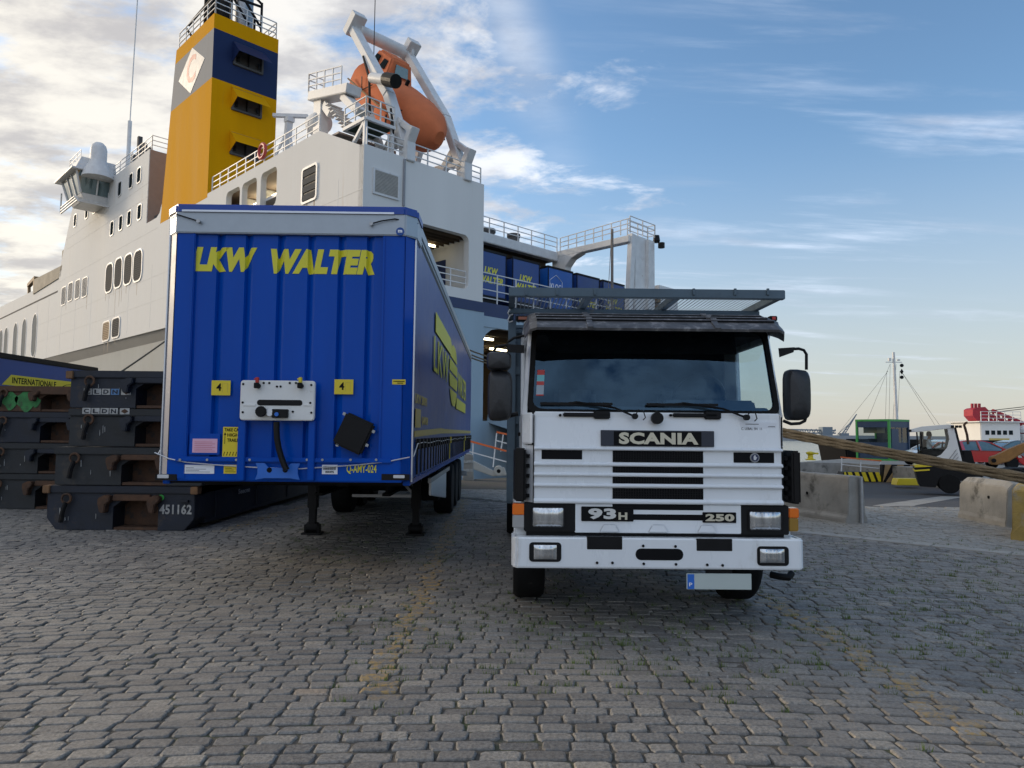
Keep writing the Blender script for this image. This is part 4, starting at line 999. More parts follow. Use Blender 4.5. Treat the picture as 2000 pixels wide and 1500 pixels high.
m_ogr = M('boat_orange', (.60, .175, .075), .75, spec=.15, var=.12, scale=1.5, st=(.55, .20, .10), sa=.3, ss=2)
def cutout(o, cutters):
    for c in cutters:
        m = o.modifiers.new('b', 'BOOLEAN'); m.object = c; m.solver = 'EXACT'; m.operation = 'DIFFERENCE'
    bpy.context.view_layer.update()
    me = bpy.data.meshes.new_from_object(o.evaluated_get(bpy.context.evaluated_depsgraph_get()))
    me.name = o.name; o.modifiers.clear(); o.data = me
    for c in cutters: bpy.data.objects.remove(c)
def sd_(px, py, v=0): q = SHIP.hit(px, py, 0, v); return q.y, q.z
def sn_(px, py, u=0): q = SHIP.hit(px, py, 1, u); return q.x, q.z
# side shell
poly = [(0, 8.9), (0, 15.35), (.35, 15.45), (4.2, 17.3), (27.25, 17.38), (27.25, 18.6), (27.6, 18.0), (28.2, 17.75), (30.5, 17.75), (30.5, 23.75), (53, 23.9), (56.5, 18.6), (57.3, 15.9), (95, 16.3), (112, 17), (116, 9.3), (60, 9.2)]
hb = MB(); hb.prism(poly, 0, 0, .35); side_o = hb.build('hull_side', m_ship, sh)
cut_ = []
for a, b in (((510, 341), (539, 398)), ((473, 361), (500, 406)), ((442, 377), (467, 422))):
    (u1, z1), (u0, z0) = sd_(*a), sd_(*b)
    c = MB(); c.prism(rrect(u0, u1, 14.45, 16.68, .35), 0, -.5, .9); cut_.append(c.build('cut', m_ship, sh))
cutout(side_o, cut_)
lo_ = MB(); lo_.prism([(0, -4), (0, 9.25), (95, 9.3), (112, 9.3), (100, -4)], 0, .5, .9); lo_.build('lower_hull', m_hull, sh)
kn = MB(); kn.hexa([(.50, 7.9, 8.3), (.56, 7.9, 8.3), (.56, 110, 8.3), (.50, 110, 8.3), (.0, 7.9, 9.25), (.06, 7.9, 9.25), (.06, 110, 9.25), (.0, 110, 9.25)]); kn.build('hull_knuckle', m_knuc, sh)
kn = MB(); kn.hexa([(.48, 0, 8.3), (.56, 0, 8.3), (.56, 7.9, 8.3), (.48, 7.9, 8.3), (.0, 0, 9.25), (.06, 0, 9.25), (.06, 7.9, 9.25), (.0, 7.9, 9.25)]); kn.build('hull_knuckle', m_knuc, sh)
# stern wall with the mooring opening
sw = MB(); sw.box(0, 7.82, -.02, .38, 8.81, 15.42); stw = sw.build('stern_wall', m_ship, sh)
c = MB(); c.prism(rrect(1.2, 6.76, 9.35, 12.3, .35), 1, -.6, .9); cutout(stw, [c.build('cut', m_ship, sh)])
sw = MB(); sw.box(0, 7.82, -.03, .38, 8.26, 8.808); sw.build('stern_stripe', m_navy, sh)
sw = MB(); sw.box(0, 7.95, .0, .38, -4, 8.258); sw.build('stern_lower_wall', m_sblue, sh)
it = MB(); it.box(.4, 7.4, 4.6, 4.7, 9.0, 13); it.box(7.0, 7.4, .4, 4.6, 9, 13); it.box(.4, 7.0, .38, 4.6, 9.05, 9.2); it.build('mooring_deck_wall', m_ship, sh)
it = MB(); it.box(.4, 7.0, .38, 4.6, 12.45, 12.55)
for i in range(9): it.box(.4, 7.0, .6+i*.45, .64+i*.45, 12.2, 12.45)
it.build('mooring_deck_ceiling', m_brown, sh)
lp_ = MB(); a = sn_(835, 460, 2.4); lp_.box(a[0]-.5, a[0]+.5, 2.3, 2.42, 12.02, 12.12); lp_.build('strip_light', m_lamp, sh)
d = MB(); d.box(6.955, 6.99, 2.2, 3.1, 9.3, 11.4); d.build('doorway', m_navy, sh)
d = MB(); d.box(5.55, 6.35, 4.55, 4.59, 9.25, 11.3); d.build('doorway', m_navy, sh)
d = MB(); d.box(5.75, 6.0, 4.35, 4.54, 9.6, 10.3); d.build('fire_hose_box', m_red, sh)
def rail(name, pts, h=1.05, nr=3, sp=1.5, parent=None, mat=None, r=.025, rp=.03):
    m = MB()
    for p, q in zip(pts, pts[1:]):
        p, q = Vector(p), Vector(q); n = max(1, round((q-p).length/sp))
        for k in range(nr): z = Vector((0, 0, h*(k+1)/nr)); m.beam(p+z, q+z, r*2, r*2)
        for i in range(n+1): b = p+(q-p)*i/n; m.beam(b, b+Vector((0, 0, h)), rp*2, rp*2)
    return m.build(name, mat or m_ship2, parent or sh)
rail('railing', [(2.4, .15, 9.35), (6.7, .15, 9.35)], 1.0, 3, 1.1)
# louvre on the stern, drain pipe
def louvre(name, axis, rect_, off, mat, frame, n=12, parent=None, round_=0):
    a, b, c, d = rect_; m = MB()
    def bx(x0, x1, z0, z1, o0, o1):
        if axis == 1: m.box(x0, x1, off-o1, off-o0, z0, z1)
        else: m.box(off-o1, off-o0, x0, x1, z0, z1)
    f = MB(); fr0 = rrect(a-.12, b+.12, c-.12, d+.12, .12+round_) if round_ else rrect(a-.1, b+.1, c-.1, d+.1, .02); fr1 = rrect(a, b, c, d, .05+round_) if round_ else rrect(a, b, c, d, .015)
    frame_prism(f, fr0, fr1, axis, off-.07, off+.01); fo = f.build(name, frame, parent or sh)
    bk_ = MB(); bk_.prism(fr1, axis, off-.02, off+.0); bk_.build('louvre_back', m_dark, fo)
    for i in range(n):
        z = c+(d-c)*(i+.5)/n; h = (d-c)/n*.36
        k = 0
        if round_:
            e = min(z-c, d-z); k = round_*(1-math.sqrt(max(0, 1-(1-e/round_)**2))) if e < round_ else 0
        bx(a+k, b-k, z-h, z+h, .02, .055)
    tag(m.build('louvre_slats', mat, fo, fix=False), kind='stuff'); return fo
a, b = sn_(731, 332), sn_(775, 388)
louvre('vent_louvre', 1, (a[0], b[0], b[1], a[1]), -.02, M('louvre_pale', (.42, .40, .36), .6), m_ship2, 16)
dp = MB(); dp.tube([(2.35, -.06, 15.3), (2.35, -.06, 12.9)], .07, 8); dp.build('drain_pipe', M('pipe_grey', (.27, .28, .30), .6), sh)
a, b = sd_(593, 332), sd_(619, 383)
louvre('vent_louvre', 0, (4.35, 5.75, 13.8, 15.55), 0, m_louv, m_ship2, 4, round_=.1)
# gallery behind the three openings
g_ = MB(); g_.box(.4, 4.0, 3, 18.5, 13.7, 13.9); g_.box(3.9, 4.0, 3, 18.5, 13.9, 17); g_.box(.4, 4, 3, 18.5, 16.95, 17.05); g_.box(.4, 4, 18.4, 18.5, 13.9, 17)
g_.build('gallery_interior', m_pinkb, sh)
for u in (7.0, 9.6, 12.2, 14.8):
    l_ = MB(); l_.box(2.0, 2.15, u, u+1.3, 16.45, 16.55); l_.build('strip_light', m_lamp, sh)
    c = MB(); c.box(1.5, 2.6, u+1.5, u+1.9, 13.9, 16.9); c.build('gallery_frame', m_ship2, sh)
# decks on top
dk = MB(); dk.box(.35, 7.82, .38, 60, 15.15, 15.3); dk.build('boat_deck', m_ship2, sh)
dk = MB(); dk.box(.35, 7.82, 4.4, 30, 17.1, 17.25); dk.build('casing_roof', m_ship2, sh)
dk = MB(); dk.box(.35, 7.82, 4.3, 4.45, 15.3, 17.1); dk.build('casing_bulkhead', m_ship, sh)
dk = MB(); dk.box(7.4, 7.8, .4, 30, 8.9, 15.3); dk.build('casing_inner_wall', m_ship, sh)
rail('railing', [(.2, 4.6, 17.3), (.2, 18.4, 17.35)], 1.1, 3, 1.25)
rail('railing', [(.25, .15, 15.4), (7.7, .15, 15.42)], .95, 3, 1.2)
# upper vehicle deck, roof beam, gantry arm, starboard pillar
dk = MB(); dk.box(7.83, 25.3, .4, 60, 8.25, 8.75); dk.build('upper_deck', m_sblue, sh)
dk = MB(); dk.box(7.83, 25.3, .2, .4, 8.1, 8.9); dk.build('deck_edge', m_navy, sh)
rail('railing', [(7.9, .5, 8.75), (20, .5, 8.75)], 1.9, 4, 1.6)
bm_ = MB(); bm_.box(7.83, 20.1, 5.3, 5.9, 14.18, 14.85); bm_.build('roof_beam', m_ship2, sh, bevel=.04)
bm_ = MB(); bm_.box(7.83, 20.1, 5.9, 60, 14.5, 14.8); bm_.build('weather_deck', m_ship2, sh)
bm_ = MB(); bm_.box(7.85, 20.1, 5.92, 40, 14.2, 14.48)
for i in range(12): bm_.box(7.85, 20.1, 6.5+i*1.2, 6.6+i*1.2, 13.9, 14.2)
bm_.build('deck_underside', m_brown, sh)
for v, u in ((9.5, 7.5), (13, 9), (17.5, 7.6)):
    l_ = MB(); l_.box(v, v+1.4, u, u+.15, 13.72, 13.84); l_.build('strip_light', m_lamp, sh)
rail('railing', [(7.9, 5.4, 14.85), (20.1, 5.4, 14.88)], 1.05, 3, 1.3)
rail('railing', [(20.35, 5.3, 14.95), (20.35, -.9, 15.15)], 1.0, 3, .75)
rail('railing', [(20.35, -.9, 15.2), (23.3, -.9, 15.2), (23.3, -.3, 15.2), (20.9, -.3, 15.2)], 1.1, 3, 1.2)
ar = MB(); ar.box(20.2, 20.75, -.9, 5.9, 14.52, 14.97); ar.build('gantry_arm', m_ship2, sh, bevel=.03)
ar = MB(); ar.prism([(5.9, 8.9), (5.9, 14.5), (3.2, 14.5), (4.1, 14.2), (4.6, 13.7), (4.75, 13), (4.75, 8.9)], 0, 20.12, 20.8); ar.build('gantry_column', m_ship2, sh, bevel=.03)
for v, u, r_, h in ((10.2, 7.2, .55, .95), (12.6, 8.4, .5, .35), (15.2, 7.6, .5, 1.15), (17.2, 7.0, .42, 1.1), (14.0, 9, .5, .5)):
    c = MB(); c.lathe([(r_, 0), (r_, h*.8), (r_*1.15, h*.8), (r_*1.15, h), (0, h)], (v, u, 14.8), 2, 16); c.build('roof_vent', m_louv, sh, smooth=True)
pl_ = MB(); pl_.box(20.9, 23.3, -.9, -.3, -4, 15.15); pl_.build('stern_pillar', m_ship2, sh, bevel=.05)
pl_ = MB(); pl_.beam((20.65, -.85, 15.1), (20.1, -.85, 8), .45, .35, (0, 1, 0)); pl_.beam((22.3, -1.05, 15.0), (22.3, -1.0, 10.2), .32, .25); pl_.beam((20.6, -1.02, 11.4), (23.2, -1.02, 11.6), .14, .16); pl_.build('pillar_brace', m_ship2, sh)
pl_ = MB(); pl_.lathe([(.2, 0), (.26, .1), (.2, .5), (0, .55)], (23.5, -.9, 15.1), 2, 10); pl_.lathe([(.24, 0), (.24, .35)], (23.65, -1.2, 14.7), 2, 10); pl_.build('deck_lamp', m_black, sh)
ln = MB(); ln.beam((19.3, -.2, 15.3), (19.3, -.2, 9), .13, .13); ln.tube([(19.25, -.2, 15.2), (18.7, -.2, 9)], .02, 4); ln.build('hoist_post', M('hoist_grey', (.20, .18, .16), .6), sh)
cb = MB(); cb.box(24.0, 26.4, -.8, 1.2, 9.2, 12.2); cb.build('deck_locker', m_ship2, sh, bevel=.04)
cb = MB()
for i in range(5): cb.box(23.6, 24.0, -.9, .0, 9.4+i*.5, 9.65+i*.5)
cb.build('locker_ladder', m_lrust, sh)
pl_ = MB(); pl_.box(20.0, 25.3, .05, .4, -4, 8.1); pl_.box(7.95, 20, .05, .38, 7.5, 8.1); pl_.box(7.95, 20, .05, .38, -4, 2.3); pl_.build('stern_frame', m_sblue, sh)
pl_ = MB(); pl_.prism([(7.96, 7.5), (7.96, 6.6), (8.2, 7.1), (8.6, 7.38), (9.2, 7.5)], 1, .1, .36); pl_.build('door_corner', m_sblue, sh)
h_ = MB(); h_.box(8, 20, .4, 46, 2.2, 2.4); h_.box(7.96, 8.1, .4, 46, 2.4, 8); h_.box(19.9, 20, .4, 46, 2.4, 8); h_.box(8, 20, 45.8, 46, 2.4, 8); h_.box(8, 20, .4, 46, 7.6, 7.7)
for i in range(14): h_.box(8.1, 20, 1.5+i*1.6, 1.65+i*1.6, 7.3, 7.6)
h_.build('cargo_hold', m_brown, sh)
for i in range(9):
    l_ = MB(); l_.box(9.0+(i % 2)*.3, 10.5+(i % 2)*.3, 1.9+i*2.4, 2.05+i*2.4, 7.12, 7.24); l_.box(13.5, 15, 2.9+i*2.4, 3.05+i*2.4, 7.12, 7.24); l_.build('strip_light', m_lamp, sh)
for i, z in enumerate((6.6, 6.0, 5.1, 4.3)):
    l_ = MB(); l_.box(8.12, 8.2, .8+i*.4, 1.05+i*.4, z, z+.35); l_.build('hold_fitting', m_ship2, sh)
# stern ramp onto the quay
rp_ = MB(); rp_.hexa([(8.6, .2, 2.2), (19.4, .2, 2.2), (19.4, -9.6, -.0), (8.6, -9.6, -.0), (8.6, .2, 2.55), (19.4, .2, 2.55), (19.4, -9.8, .06), (8.6, -9.8, .06)]); rpo = rp_.build('stern_ramp', m_asph, sh)
for v in (8.6, 19.4):
    b = MB(); b.beam((v, .2, 2.5), (v, -9.4, .35), .3, .55); b.build('ramp_side', m_sblue, rpo, bevel=.03)
for i in range(7):
    b = MB(); b.box(8.75, 8.8, -.6-i*1.2, -.25-i*1.2, 2.6-i*.28, 3.1-i*.28); b.build('hazard_plate', m_yel2 if i % 2 == 0 else m_black, rpo)
# chimney
zc0, zc1, zc2, zc3, zcb = 17.1, 25.37, 28.83, 29.88, 17.1
def fwd(z): return 27.25-(z-18)*.145
def csec(name, z0, z1, mats, in_=0):
    m = MB(); p = [(0-.004, 18.65, z0), (4.62, 18.65, z0), (4.62, fwd(z0), z0), (0-.004, fwd(z0), z0), (-.004, 18.65, z1), (4.62, 18.65, z1), (4.62, fwd(z1), z1), (-.004, fwd(z1), z1)]
    m.hexa(p)
    if isinstance(mats, tuple): m.mi[-6:] = [0, 0, 1, 0, 0, 0]
    return m.build(name, list(mats) if isinstance(mats, tuple) else mats, sh, fix=False)
ch_ = csec('chimney', zc0, zc1, m_fyel)
csec('chimney_band', zc1+.001, zc2, (m_fgrey, m_fnavy)); csec('chimney_crown', zc2+.001, zc3, m_fyel)
ct = MB(); ct.box(.1, 4.5, 18.8, 25.4, 29.89, 29.95); ct.build('chimney_top', m_dark, sh)
dm = MB(); dm.prism([(22.35, 28.85), (24.75, 27.2), (22.37, 25.5), (20.0, 27.2)], 0, -.03, -.005); do = dm.build('emblem', M('emblem_white', (.48, .48, .48), .5, var=.1), sh)
tl = text('emblem_letter', 'C', (21.55, 23.2, 26.25, 28.25), -.05, M('emblem_red', (.42, .09, .08), .5), do, bold=.02, face='right', ext=.002)
tl.data.transform(Matrix(((-1, 0, 0, -.085), (0, -1, 0, 2*22.37), (0, 0, 1, 0), (0, 0, 0, 1))))
for (zt_, mat) in ((28.42, m_fnavy), (25.22, m_fyel), (22.1, m_fyel)):
    f = MB(); frame_prism(f, rrect(1.36, 3.5, zt_-1.65, zt_-.1, .05), rrect(1.5, 3.36, zt_-1.52, zt_-.2, .04), 1, 18.5, 18.66); fo = f.build('chimney_vent', m_louv, sh)
    f = MB(); f.box(1.5, 3.36, 18.60, 18.645, zt_-1.5, zt_-.2); f.build('vent_opening', m_dark, fo)
    f = MB(); f.box(2.40, 2.46, 18.5, 18.6, zt_-1.5, zt_-.2)
    for v in (1.62, 3.1): f.box(v, v+.14, 18.48, 18.55, zt_-1.35, zt_-1.0)
    f.build('vent_bar', m_black, fo)
    f = MB(); f.hexa([(1.34, 17.62, zt_-1.05), (3.74, 17.62, zt_-1.05), (3.74, 17.66, zt_-1.0), (1.34, 17.66, zt_-1.0), (1.34, 18.62, zt_), (3.6, 18.62, zt_), (3.6, 18.65, zt_+.04), (1.34, 18.65, zt_+.04)])
    f.prism([(17.64, zt_-1.05), (18.64, zt_-1.5), (18.64, zt_)], 0, 1.33, 1.36); f.build('vent_hood', mat, fo)
for v, u, r_, h in ((1.5, 20.4, .42, 4.5), (2.7, 20.2, .62, 3.2), (.8, 21.2, .16, 4), (.9, 22.4, .16, 4), (1.6, 23, .5, 4)):
    p = MB(); p.cyl((v, u, 29.9), (v, u, 29.9+h), r_, 18); p.build('exhaust_pipe', m_galv if r_ > .6 else m_steel, sh, smooth=True)
tf = MB()
for p, q in (((.25, 18.9, 29.9), (.25, 18.9, 33)), ((1.2, 18.9, 29.9), (1.2, 18.9, 33)), ((3.4, 18.9, 29.9), (3.4, 18.9, 32.2)), ((.25, 18.9, 31.6), (3.4, 18.9, 31.9)), ((2.2, 18.9, 31.8), (3.4, 18.9, 30.3)), ((1.3, 18.9, 31.7), (2.5, 18.9, 30.2)), ((2.9, 18.9, 30.0), (2.9, 18.9, 31)), ((.25, 18.9, 31.6), (.25, 24, 31.3)), ((.25, 21, 29.9), (.25, 21, 33)), ((.25, 23, 29.9), (.25, 24.4, 31.2)), ((3.4, 18.9, 32.1), (2, 19.4, 33.4))): tf.beam(p, q, .13, .13)
tf.build('chimney_frame', m_steel, sh)
rail('railing', [(.1, 25.3, 29.95), (.1, 18.8, 29.95), (4.5, 18.8, 29.95), (4.5, 25, 29.95)], 1.2, 3, 1.2, r=.03)
# superstructure
ss_ = MB(); ss_.box(.35, 14, 30.5, 53, 15.3, 23.72); ss_.build('superstructure', m_ship, sh)
ss_ = MB(); ss_.box(.05, 8, 30.42, 30.5, 17.75, 23.7); ss_.build('aft_bulkhead', m_pinkb, sh)
bo_ = MB(); bo_.box(.5, 1.5, 28.2, 30.3, 17.8, 18.4); bo_.box(.6, 1.6, 28.4, 28.6, 18.4, 18.8); bo_.build('deck_bench', m_louv, sh)
rail('railing', [(.2, 53, 23.9), (.2, 30.6, 23.8), (8, 30.6, 23.8)], 1.15, 3, 1.6)
def window(u, z, w_, h, rd=.2, mat=None, frame=None):
    f = MB(); frame_prism(f, rrect(u-w_/2-.1, u+w_/2+.1, z-h/2-.1, z+h/2+.1, rd+.08), rrect(u-w_/2, u+w_/2, z-h/2, z+h/2, rd), 0, -.05, .01); fo = f.build('window', frame or m_ship2, sh)
    g = MB(); g.prism(rrect(u-w_/2, u+w_/2, z-h/2, z+h/2, rd), 0, -.012, .0); g.build('pane', mat or m_pane, fo); return fo
for x, y in ((850, 1100), (980, 1005), (1068, 945), (1205, 845), (1352, 745), (1478, 655), (1570, 590), (1265, 1190), (1365, 1130), (1460, 1075), (1575, 1005)):
    u, z = sd_(x*.1733, 240+y*.1733); window(u, z, .85, 1.15)
for x, y in ((214, 543), (232, 533), (251, 526), (270, 519)):
    u, z = sd_(x, y); louvre('side_louvre', 0, (u-.95, u+.95, z-1.2, z+1.2), 0, m_louv, m_ship2, 14, round_=.55)
for x, y in ((125, 578), (138, 570), (152, 565), (166, 561)):
    u, z = sd_(x, y); f = window(u, z, 1.7, 1.75, .3, m_louv)
    b = MB()
    for i in range(4): b.box(-.045, -.02, u-.6+i*.4-.03, u-.6+i*.4+.03, z-.85, z+.85)
    b.build('window_bar', m_ship2, f)
for (x, y), mt in (((208, 647), m_lrust), ((227, 640), m_louv)):
    u, z = sd_(x, y); louvre('side_louvre', 0, (u-.95, u+.95, z-.78, z+.78), 0, mt, m_ship2, 10, round_=.3)
for x, y in ((67, 657), (47, 657), (30, 660), (12, 663), (2, 664)):
    u, z = sd_(x, y); window(u, 12.2, 2.2, 4.9, 1.08, M('arch_shutter_grey', (.17, .19, .20), .8, var=.1, spec=.05))
# forward bulwark with canvas windbreak, containers beyond
f = MB(); f.hexa([(-.02, 57.2, 15.9), (.1, 57.2, 15.9), (.1, 95, 16.3), (-.02, 95, 16.3), (-.02, 57.0, 16.06), (.1, 57.0, 16.06), (.1, 95, 16.46), (-.02, 95, 16.46)]); f.build('sheer_strake', m_louv, sh)
f = MB(); f.prism([(56.9, 16.1), (95, 16.5), (95, 18.2), (56.0, 17.4)], 0, .1, .25); f.build('bulwark', m_ship, sh)
f = MB(); f.prism([(56.3, 17.4), (68.6, 17.2), (68.2, 18.9), (55.8, 18.55)], 0, .0, .08); f.prism([(56, 18.5), (56.6, 18.5), (56.6, 20.2), (56, 20.2)], 0, .1, .2); f.build('canvas_windbreak', M('tan_canvas', (.24, .215, .17), .8, var=.15, scale=.8), sh)
f = MB(); f.beam((.4, 69, 17), (.4, 69.5, 19.4), .5, .5); f.beam((.4, 69.5, 19.3), (.4, 73, 18.9), .4, .4); f.beam((.4, 72.5, 17.2), (.4, 73, 19), .3, .3); f.build('deck_crane', m_lrust, sh)
# rust runs below the openings
rr_ = random.Random(8); f = MB()
for px, py in ((207, 566), (214, 566), (222, 562), (226, 560), (234, 556), (238, 556), (247, 552), (254, 550), (129, 596), (170, 576), (204, 664), (211, 664), (225, 656), (268, 545), (600, 386), (614, 384), (512, 400), (478, 407)):
    u, z = sd_(px, py); hh_ = rr_.uniform(.5, 2.6); ww = rr_.uniform(.05, .16)
    f.prism([(u-ww/2, z), (u+ww/2, z), (u+ww*.2, z-hh_), (u-ww*.1, z-hh_)], 0, -.006, -.001)
tag(f.build('rust_runs', M('rust_run', (.46, .36, .25), .9, var=.3, scale=4), sh, fix=False), kind='stuff')
for z in (11.3, 13.2, 16.9, 19.9, 21.0):
    f = MB(); u0, u1 = (0.1, 95) if z < 14 else (28, 57) if z < 17 else (30.6, 54.6)
    f.box(-.008, .0, u0, u1, z, z+.05); f.build('plate_seam', m_ship, sh)
for i in range(13):
    f = MB(); u = 2.2+i*5.3; f.box(-.006, .0, u, u+.05, 9.3, 14.2 if u < 60 else 15.7); f.build('plate_seam', m_ship, sh)
# masts and aerials on the roof
mt_ = MB(); a, z = sd_(250, 318, 2); mt_.cyl((2, a, 23.8), (2, a, z+4), .18, 8); mt_.cyl((2, a, z+4), (2, a-.6, 45), .05, 6); mt_.build('whip_aerial', m_ship2, sh)
mt_ = MB()
for du, h in ((-1.6, 3.0), (-3.2, 4.2), (-4.6, 3.2), (-6, 2.4)):
    mt_.box(1.8, 2.15, a+du-.18, a+du+.18, 23.8, 23.8+h)
mt_.beam((2, a-1.6, 26), (2, a-6, 25.6), .12, .12); mt_.beam((2, a-1.6, 24.4), (2, a-4.6, 26.8), .1, .1); mt_.build('aerial_frame', m_louv, sh)
# bridge wing
wg = MB(); wg.hexa([(-2.3, 41.0, 21.4), (.3, 41.0, 21.4), (.3, 45.4, 21.4), (-2.3, 45.4, 21.4), (-2.7, 40.7, 22.1), (.3, 40.7, 22.1), (.3, 45.8, 22.1), (-2.7, 45.8, 22.1)]); wgo = wg.build('bridge_wing', m_ship2, sh, bevel=.05); wgo.scale = (.80, .80, .80); wgo.location = (0, .2*41.5, .2*22.6)
wg = MB(); wg.hexa([(-2.68, 40.72, 22.1), (.3, 40.72, 22.1), (.3, 45.78, 22.1), (-2.68, 45.78, 22.1), (-3.3, 40.2, 24.3), (.3, 40.2, 24.3), (.3, 46.2, 24.3), (-3.3, 46.2, 24.3)]); wg.build('wheelhouse_windows', m_pane2, wgo)
wg = MB()
for v, u in ((-2.7, 40.7), (-2.7, 42.4), (-2.7, 44.1), (-2.7, 45.8)): wg.beam((v-.02, u, 22.1), (v-.62, u+(-.5 if u < 41 else .4 if u > 45 else 0), 24.3), .16, .16)
for v in (-1.2, .1): wg.beam((v, 40.68, 22.1), (v, 40.16, 24.3), .14, .14)
wg.build('window_mullion', m_ship2, wgo)
wg = MB(); wg.hexa([(-3.9, 39.7, 24.3), (.5, 39.7, 24.3), (.5, 47.2, 24.3), (-3.9, 47.2, 24.3), (-3.9, 39.7, 24.48), (.5, 39.7, 24.48), (.5, 47.2, 24.48), (-3.9, 47.2, 24.48)])
wg.hexa([(-3.5, 39.9, 24.48), (.5, 39.9, 24.48), (.5, 46.6, 24.48), (-3.5, 46.6, 24.48), (-2.9, 40.2, 25.9), (.4, 40.2, 25.9), (.4, 45.6, 25.9), (-2.9, 45.6, 25.9)]); wg.build('wing_roof', m_ship2, wgo, bevel=.04)
wg = MB(); wg.lathe([(1.6, 24.6), (1.35, 25.4), (.95, 26.2), (.82, 26.6), (.82, 27.8), (.7, 28.25), (.42, 28.55), (0, 28.65)], (-1.4, 39.8, -.9), 2, 22); wg.build('radar_dome', m_ship2, wgo, smooth=True)
wg = MB()
for k, (z, o_) in enumerate(((21.0, 0), (21.35, .6), (21.7, 1.2))): wg.tube([(.0, 40.4+o_, z), (-2.9, 40.4+o_, z), (-3.0, 40.6+o_, z+.1), (-3.0, 47.5, z+.1), (-3.0, 47.7, z+.2), (-3.0, 47.7, z+1.8)], .09, 6)
wg.build('wing_fender_bar', m_ship2, wgo)
rail('wing_railing', [(-2.8, 41, 25.9), (-2.8, 45.5, 25.9), (.3, 45.5, 25.9)], 1.0, 2, 1.6, wgo)
# radar mast, loudhailer, davit platform
rm_ = MB(); rm_.beam((3, 13.9, 17.2), (3, 13.5, 21.6), .4, .32); rm_.beam((3, 12.2, 17.2), (3, 13.3, 20.6), .16, .16); rm_.beam((2.6, 14.3, 19.4), (3.8, 12.6, 19.5), .10, .10); rm_.beam((2.2, 15, 18), (2.9, 13.6, 20.9), .12, .12); rm_.build('radar_mast', m_ship2, sh)
rm_ = MB(); rm_.box(2.75, 3.25, 13.2, 13.7, 21.6, 21.9); rm_.beam((2.25, 14.2, 22.05), (3.85, 12.6, 22.0), .26, .2); rm_.build('radar_scanner', m_ship2, sh)
hn = MB(); a, z = sd_(624, 241, 1.2); hn.lathe([(.55, -.45), (.62, -.3), (.62, .5), (.45, .52), (.4, .2)], (1.2, a, z), 1, 18); hn.beam((1.2, a, 17.2), (1.2, a, z), .2, .2); hn.build('fog_horn', m_ship2, sh, smooth=True)
# davit
dv = MB()
for v in (2.7, 6.55):
    base, elbow, top = (v, .3, 15.9), (v, 1.9, 19.4), (v, 5.6, 24.6)
    dv.beam(base, elbow, .45, .55, (1, 0, 0)); dv.beam(elbow, top, .42, .6, (1, 0, 0))
    dv.beam((v, .3, 15.9), (v, -.35, 17.0), .4, .5, (1, 0, 0)); dv.beam((v, -.1, 16.9), (v, 1.2, 17.9), .3, .3, (1, 0, 0))
    dv.beam((v, .2, 15.3), (v, .2, 16.3), .55, .7); dv.beam((v, 3.2, 15.3), (v, .7, 17.6), .4, .4, (1, 0, 0)); dv.beam((v, 5.6, 15.3), (v, 3.6, 19.4), .35, .35, (1, 0, 0)); dv.beam((v, .6, 16.4), (v, 5.4, 16.9), .3, .3, (1, 0, 0))
    dv.beam((v, 5.9, 24.3), (v, 4.9, 25.1), .55, .8, (1, 0, 0))
dv.build('davit_frame', m_ship2, sh, bevel=.03)
dv = MB(); dv.cyl((2.6, 5.55, 24.55), (6.7, 5.55, 24.55), .36, 14); dv.lathe([(.55, 0), (.55, .2)], (6.4, 5.55, 24.55), 0, 16); dv.lathe([(.5, 0), (.5, .2)], (2.95, 5.55, 24.55), 0, 16); dv.build('davit_crossbeam', m_ship2, sh, smooth=True)
dv = MB(); dv.cyl((2.35, 3.0, 20.6), (2.35, 1.4, 19.9), .28, 12); dv.beam((2.3, 3.4, 19.2), (2.3, 2.0, 16.4), .3, .35); dv.build('davit_cylinder', m_ship2, sh, smooth=True)
dv = MB(); dv.cyl((2.3, 1.6, 20.0), (2.3, .75, 19.6), .36, 14); dv.tube([(2.2, 1, 18.2), (2.1, .7, 17.4), (2.1, .6, 16.8), (2.2, .8, 16.6)], .06, 5); dv.tube([(2.2, 1.4, 18), (2.1, 1.3, 17.4), (2.2, 1.0, 17.1), (2.2, .9, 17.6)], .05, 5); dv.tube([(2.4, 4.0, 22.2), (2.3, 3.2, 20.6), (2.2, 2.9, 18.4)], .07, 5); dv.build('davit_winch', m_black, sh)
ft = MB(); ft.box(.45, 2.2, .6, 2.6, 17.0, 17.08); ft.build('platform_grating', M('green_grating', (.02, .045, .03), .7), sh)
ft = MB()
for p, q in (((.5, .7, 15.4), (.5, .7, 17)), ((2.1, .7, 15.4), (2.1, .7, 17)), ((.5, 2.5, 15.4), (.5, .7, 16.9)), ((.45, .6, 17.02), (2.2, .6, 17.02)), ((.45, 2.6, 17.02), (2.2, 2.6, 17.02)), ((.45, .6, 17.0), (.45, 2.6, 17.0))): ft.beam(p, q, .16, .16)
ft.build('platform_frame', m_ship2, sh)
rail('platform_railing', [(2.2, .65, 17.05), (.5, .65, 17.05), (.5, 2.6, 17.05)], 1.1, 3, .9)
ft = MB()
for i in range(8): ft.box(.6, 1.5, 2.6+i*.27, 2.9+i*.27, 17.1+i*.28, 17.16+i*.28)
ft.build('ladder_tread', m_ship2, sh)
ft = MB(); ft.beam((1.0, 6.6, 20.2), (1.0, 2.6, 19.3), .9, .5); ft.beam((1.0, 5.9, 17.2), (1.0, 5.9, 20), .5, .8); ft.beam((1.0, 5.4, 19.4), (1.0, 4.7, 18.7), .4, .5); ft.beam((1.0, 3.4, 19.2), (1.0, 1.8, 17.8), .6, .4); ft.build('boarding_platform', m_ship2, sh, bevel=.03)
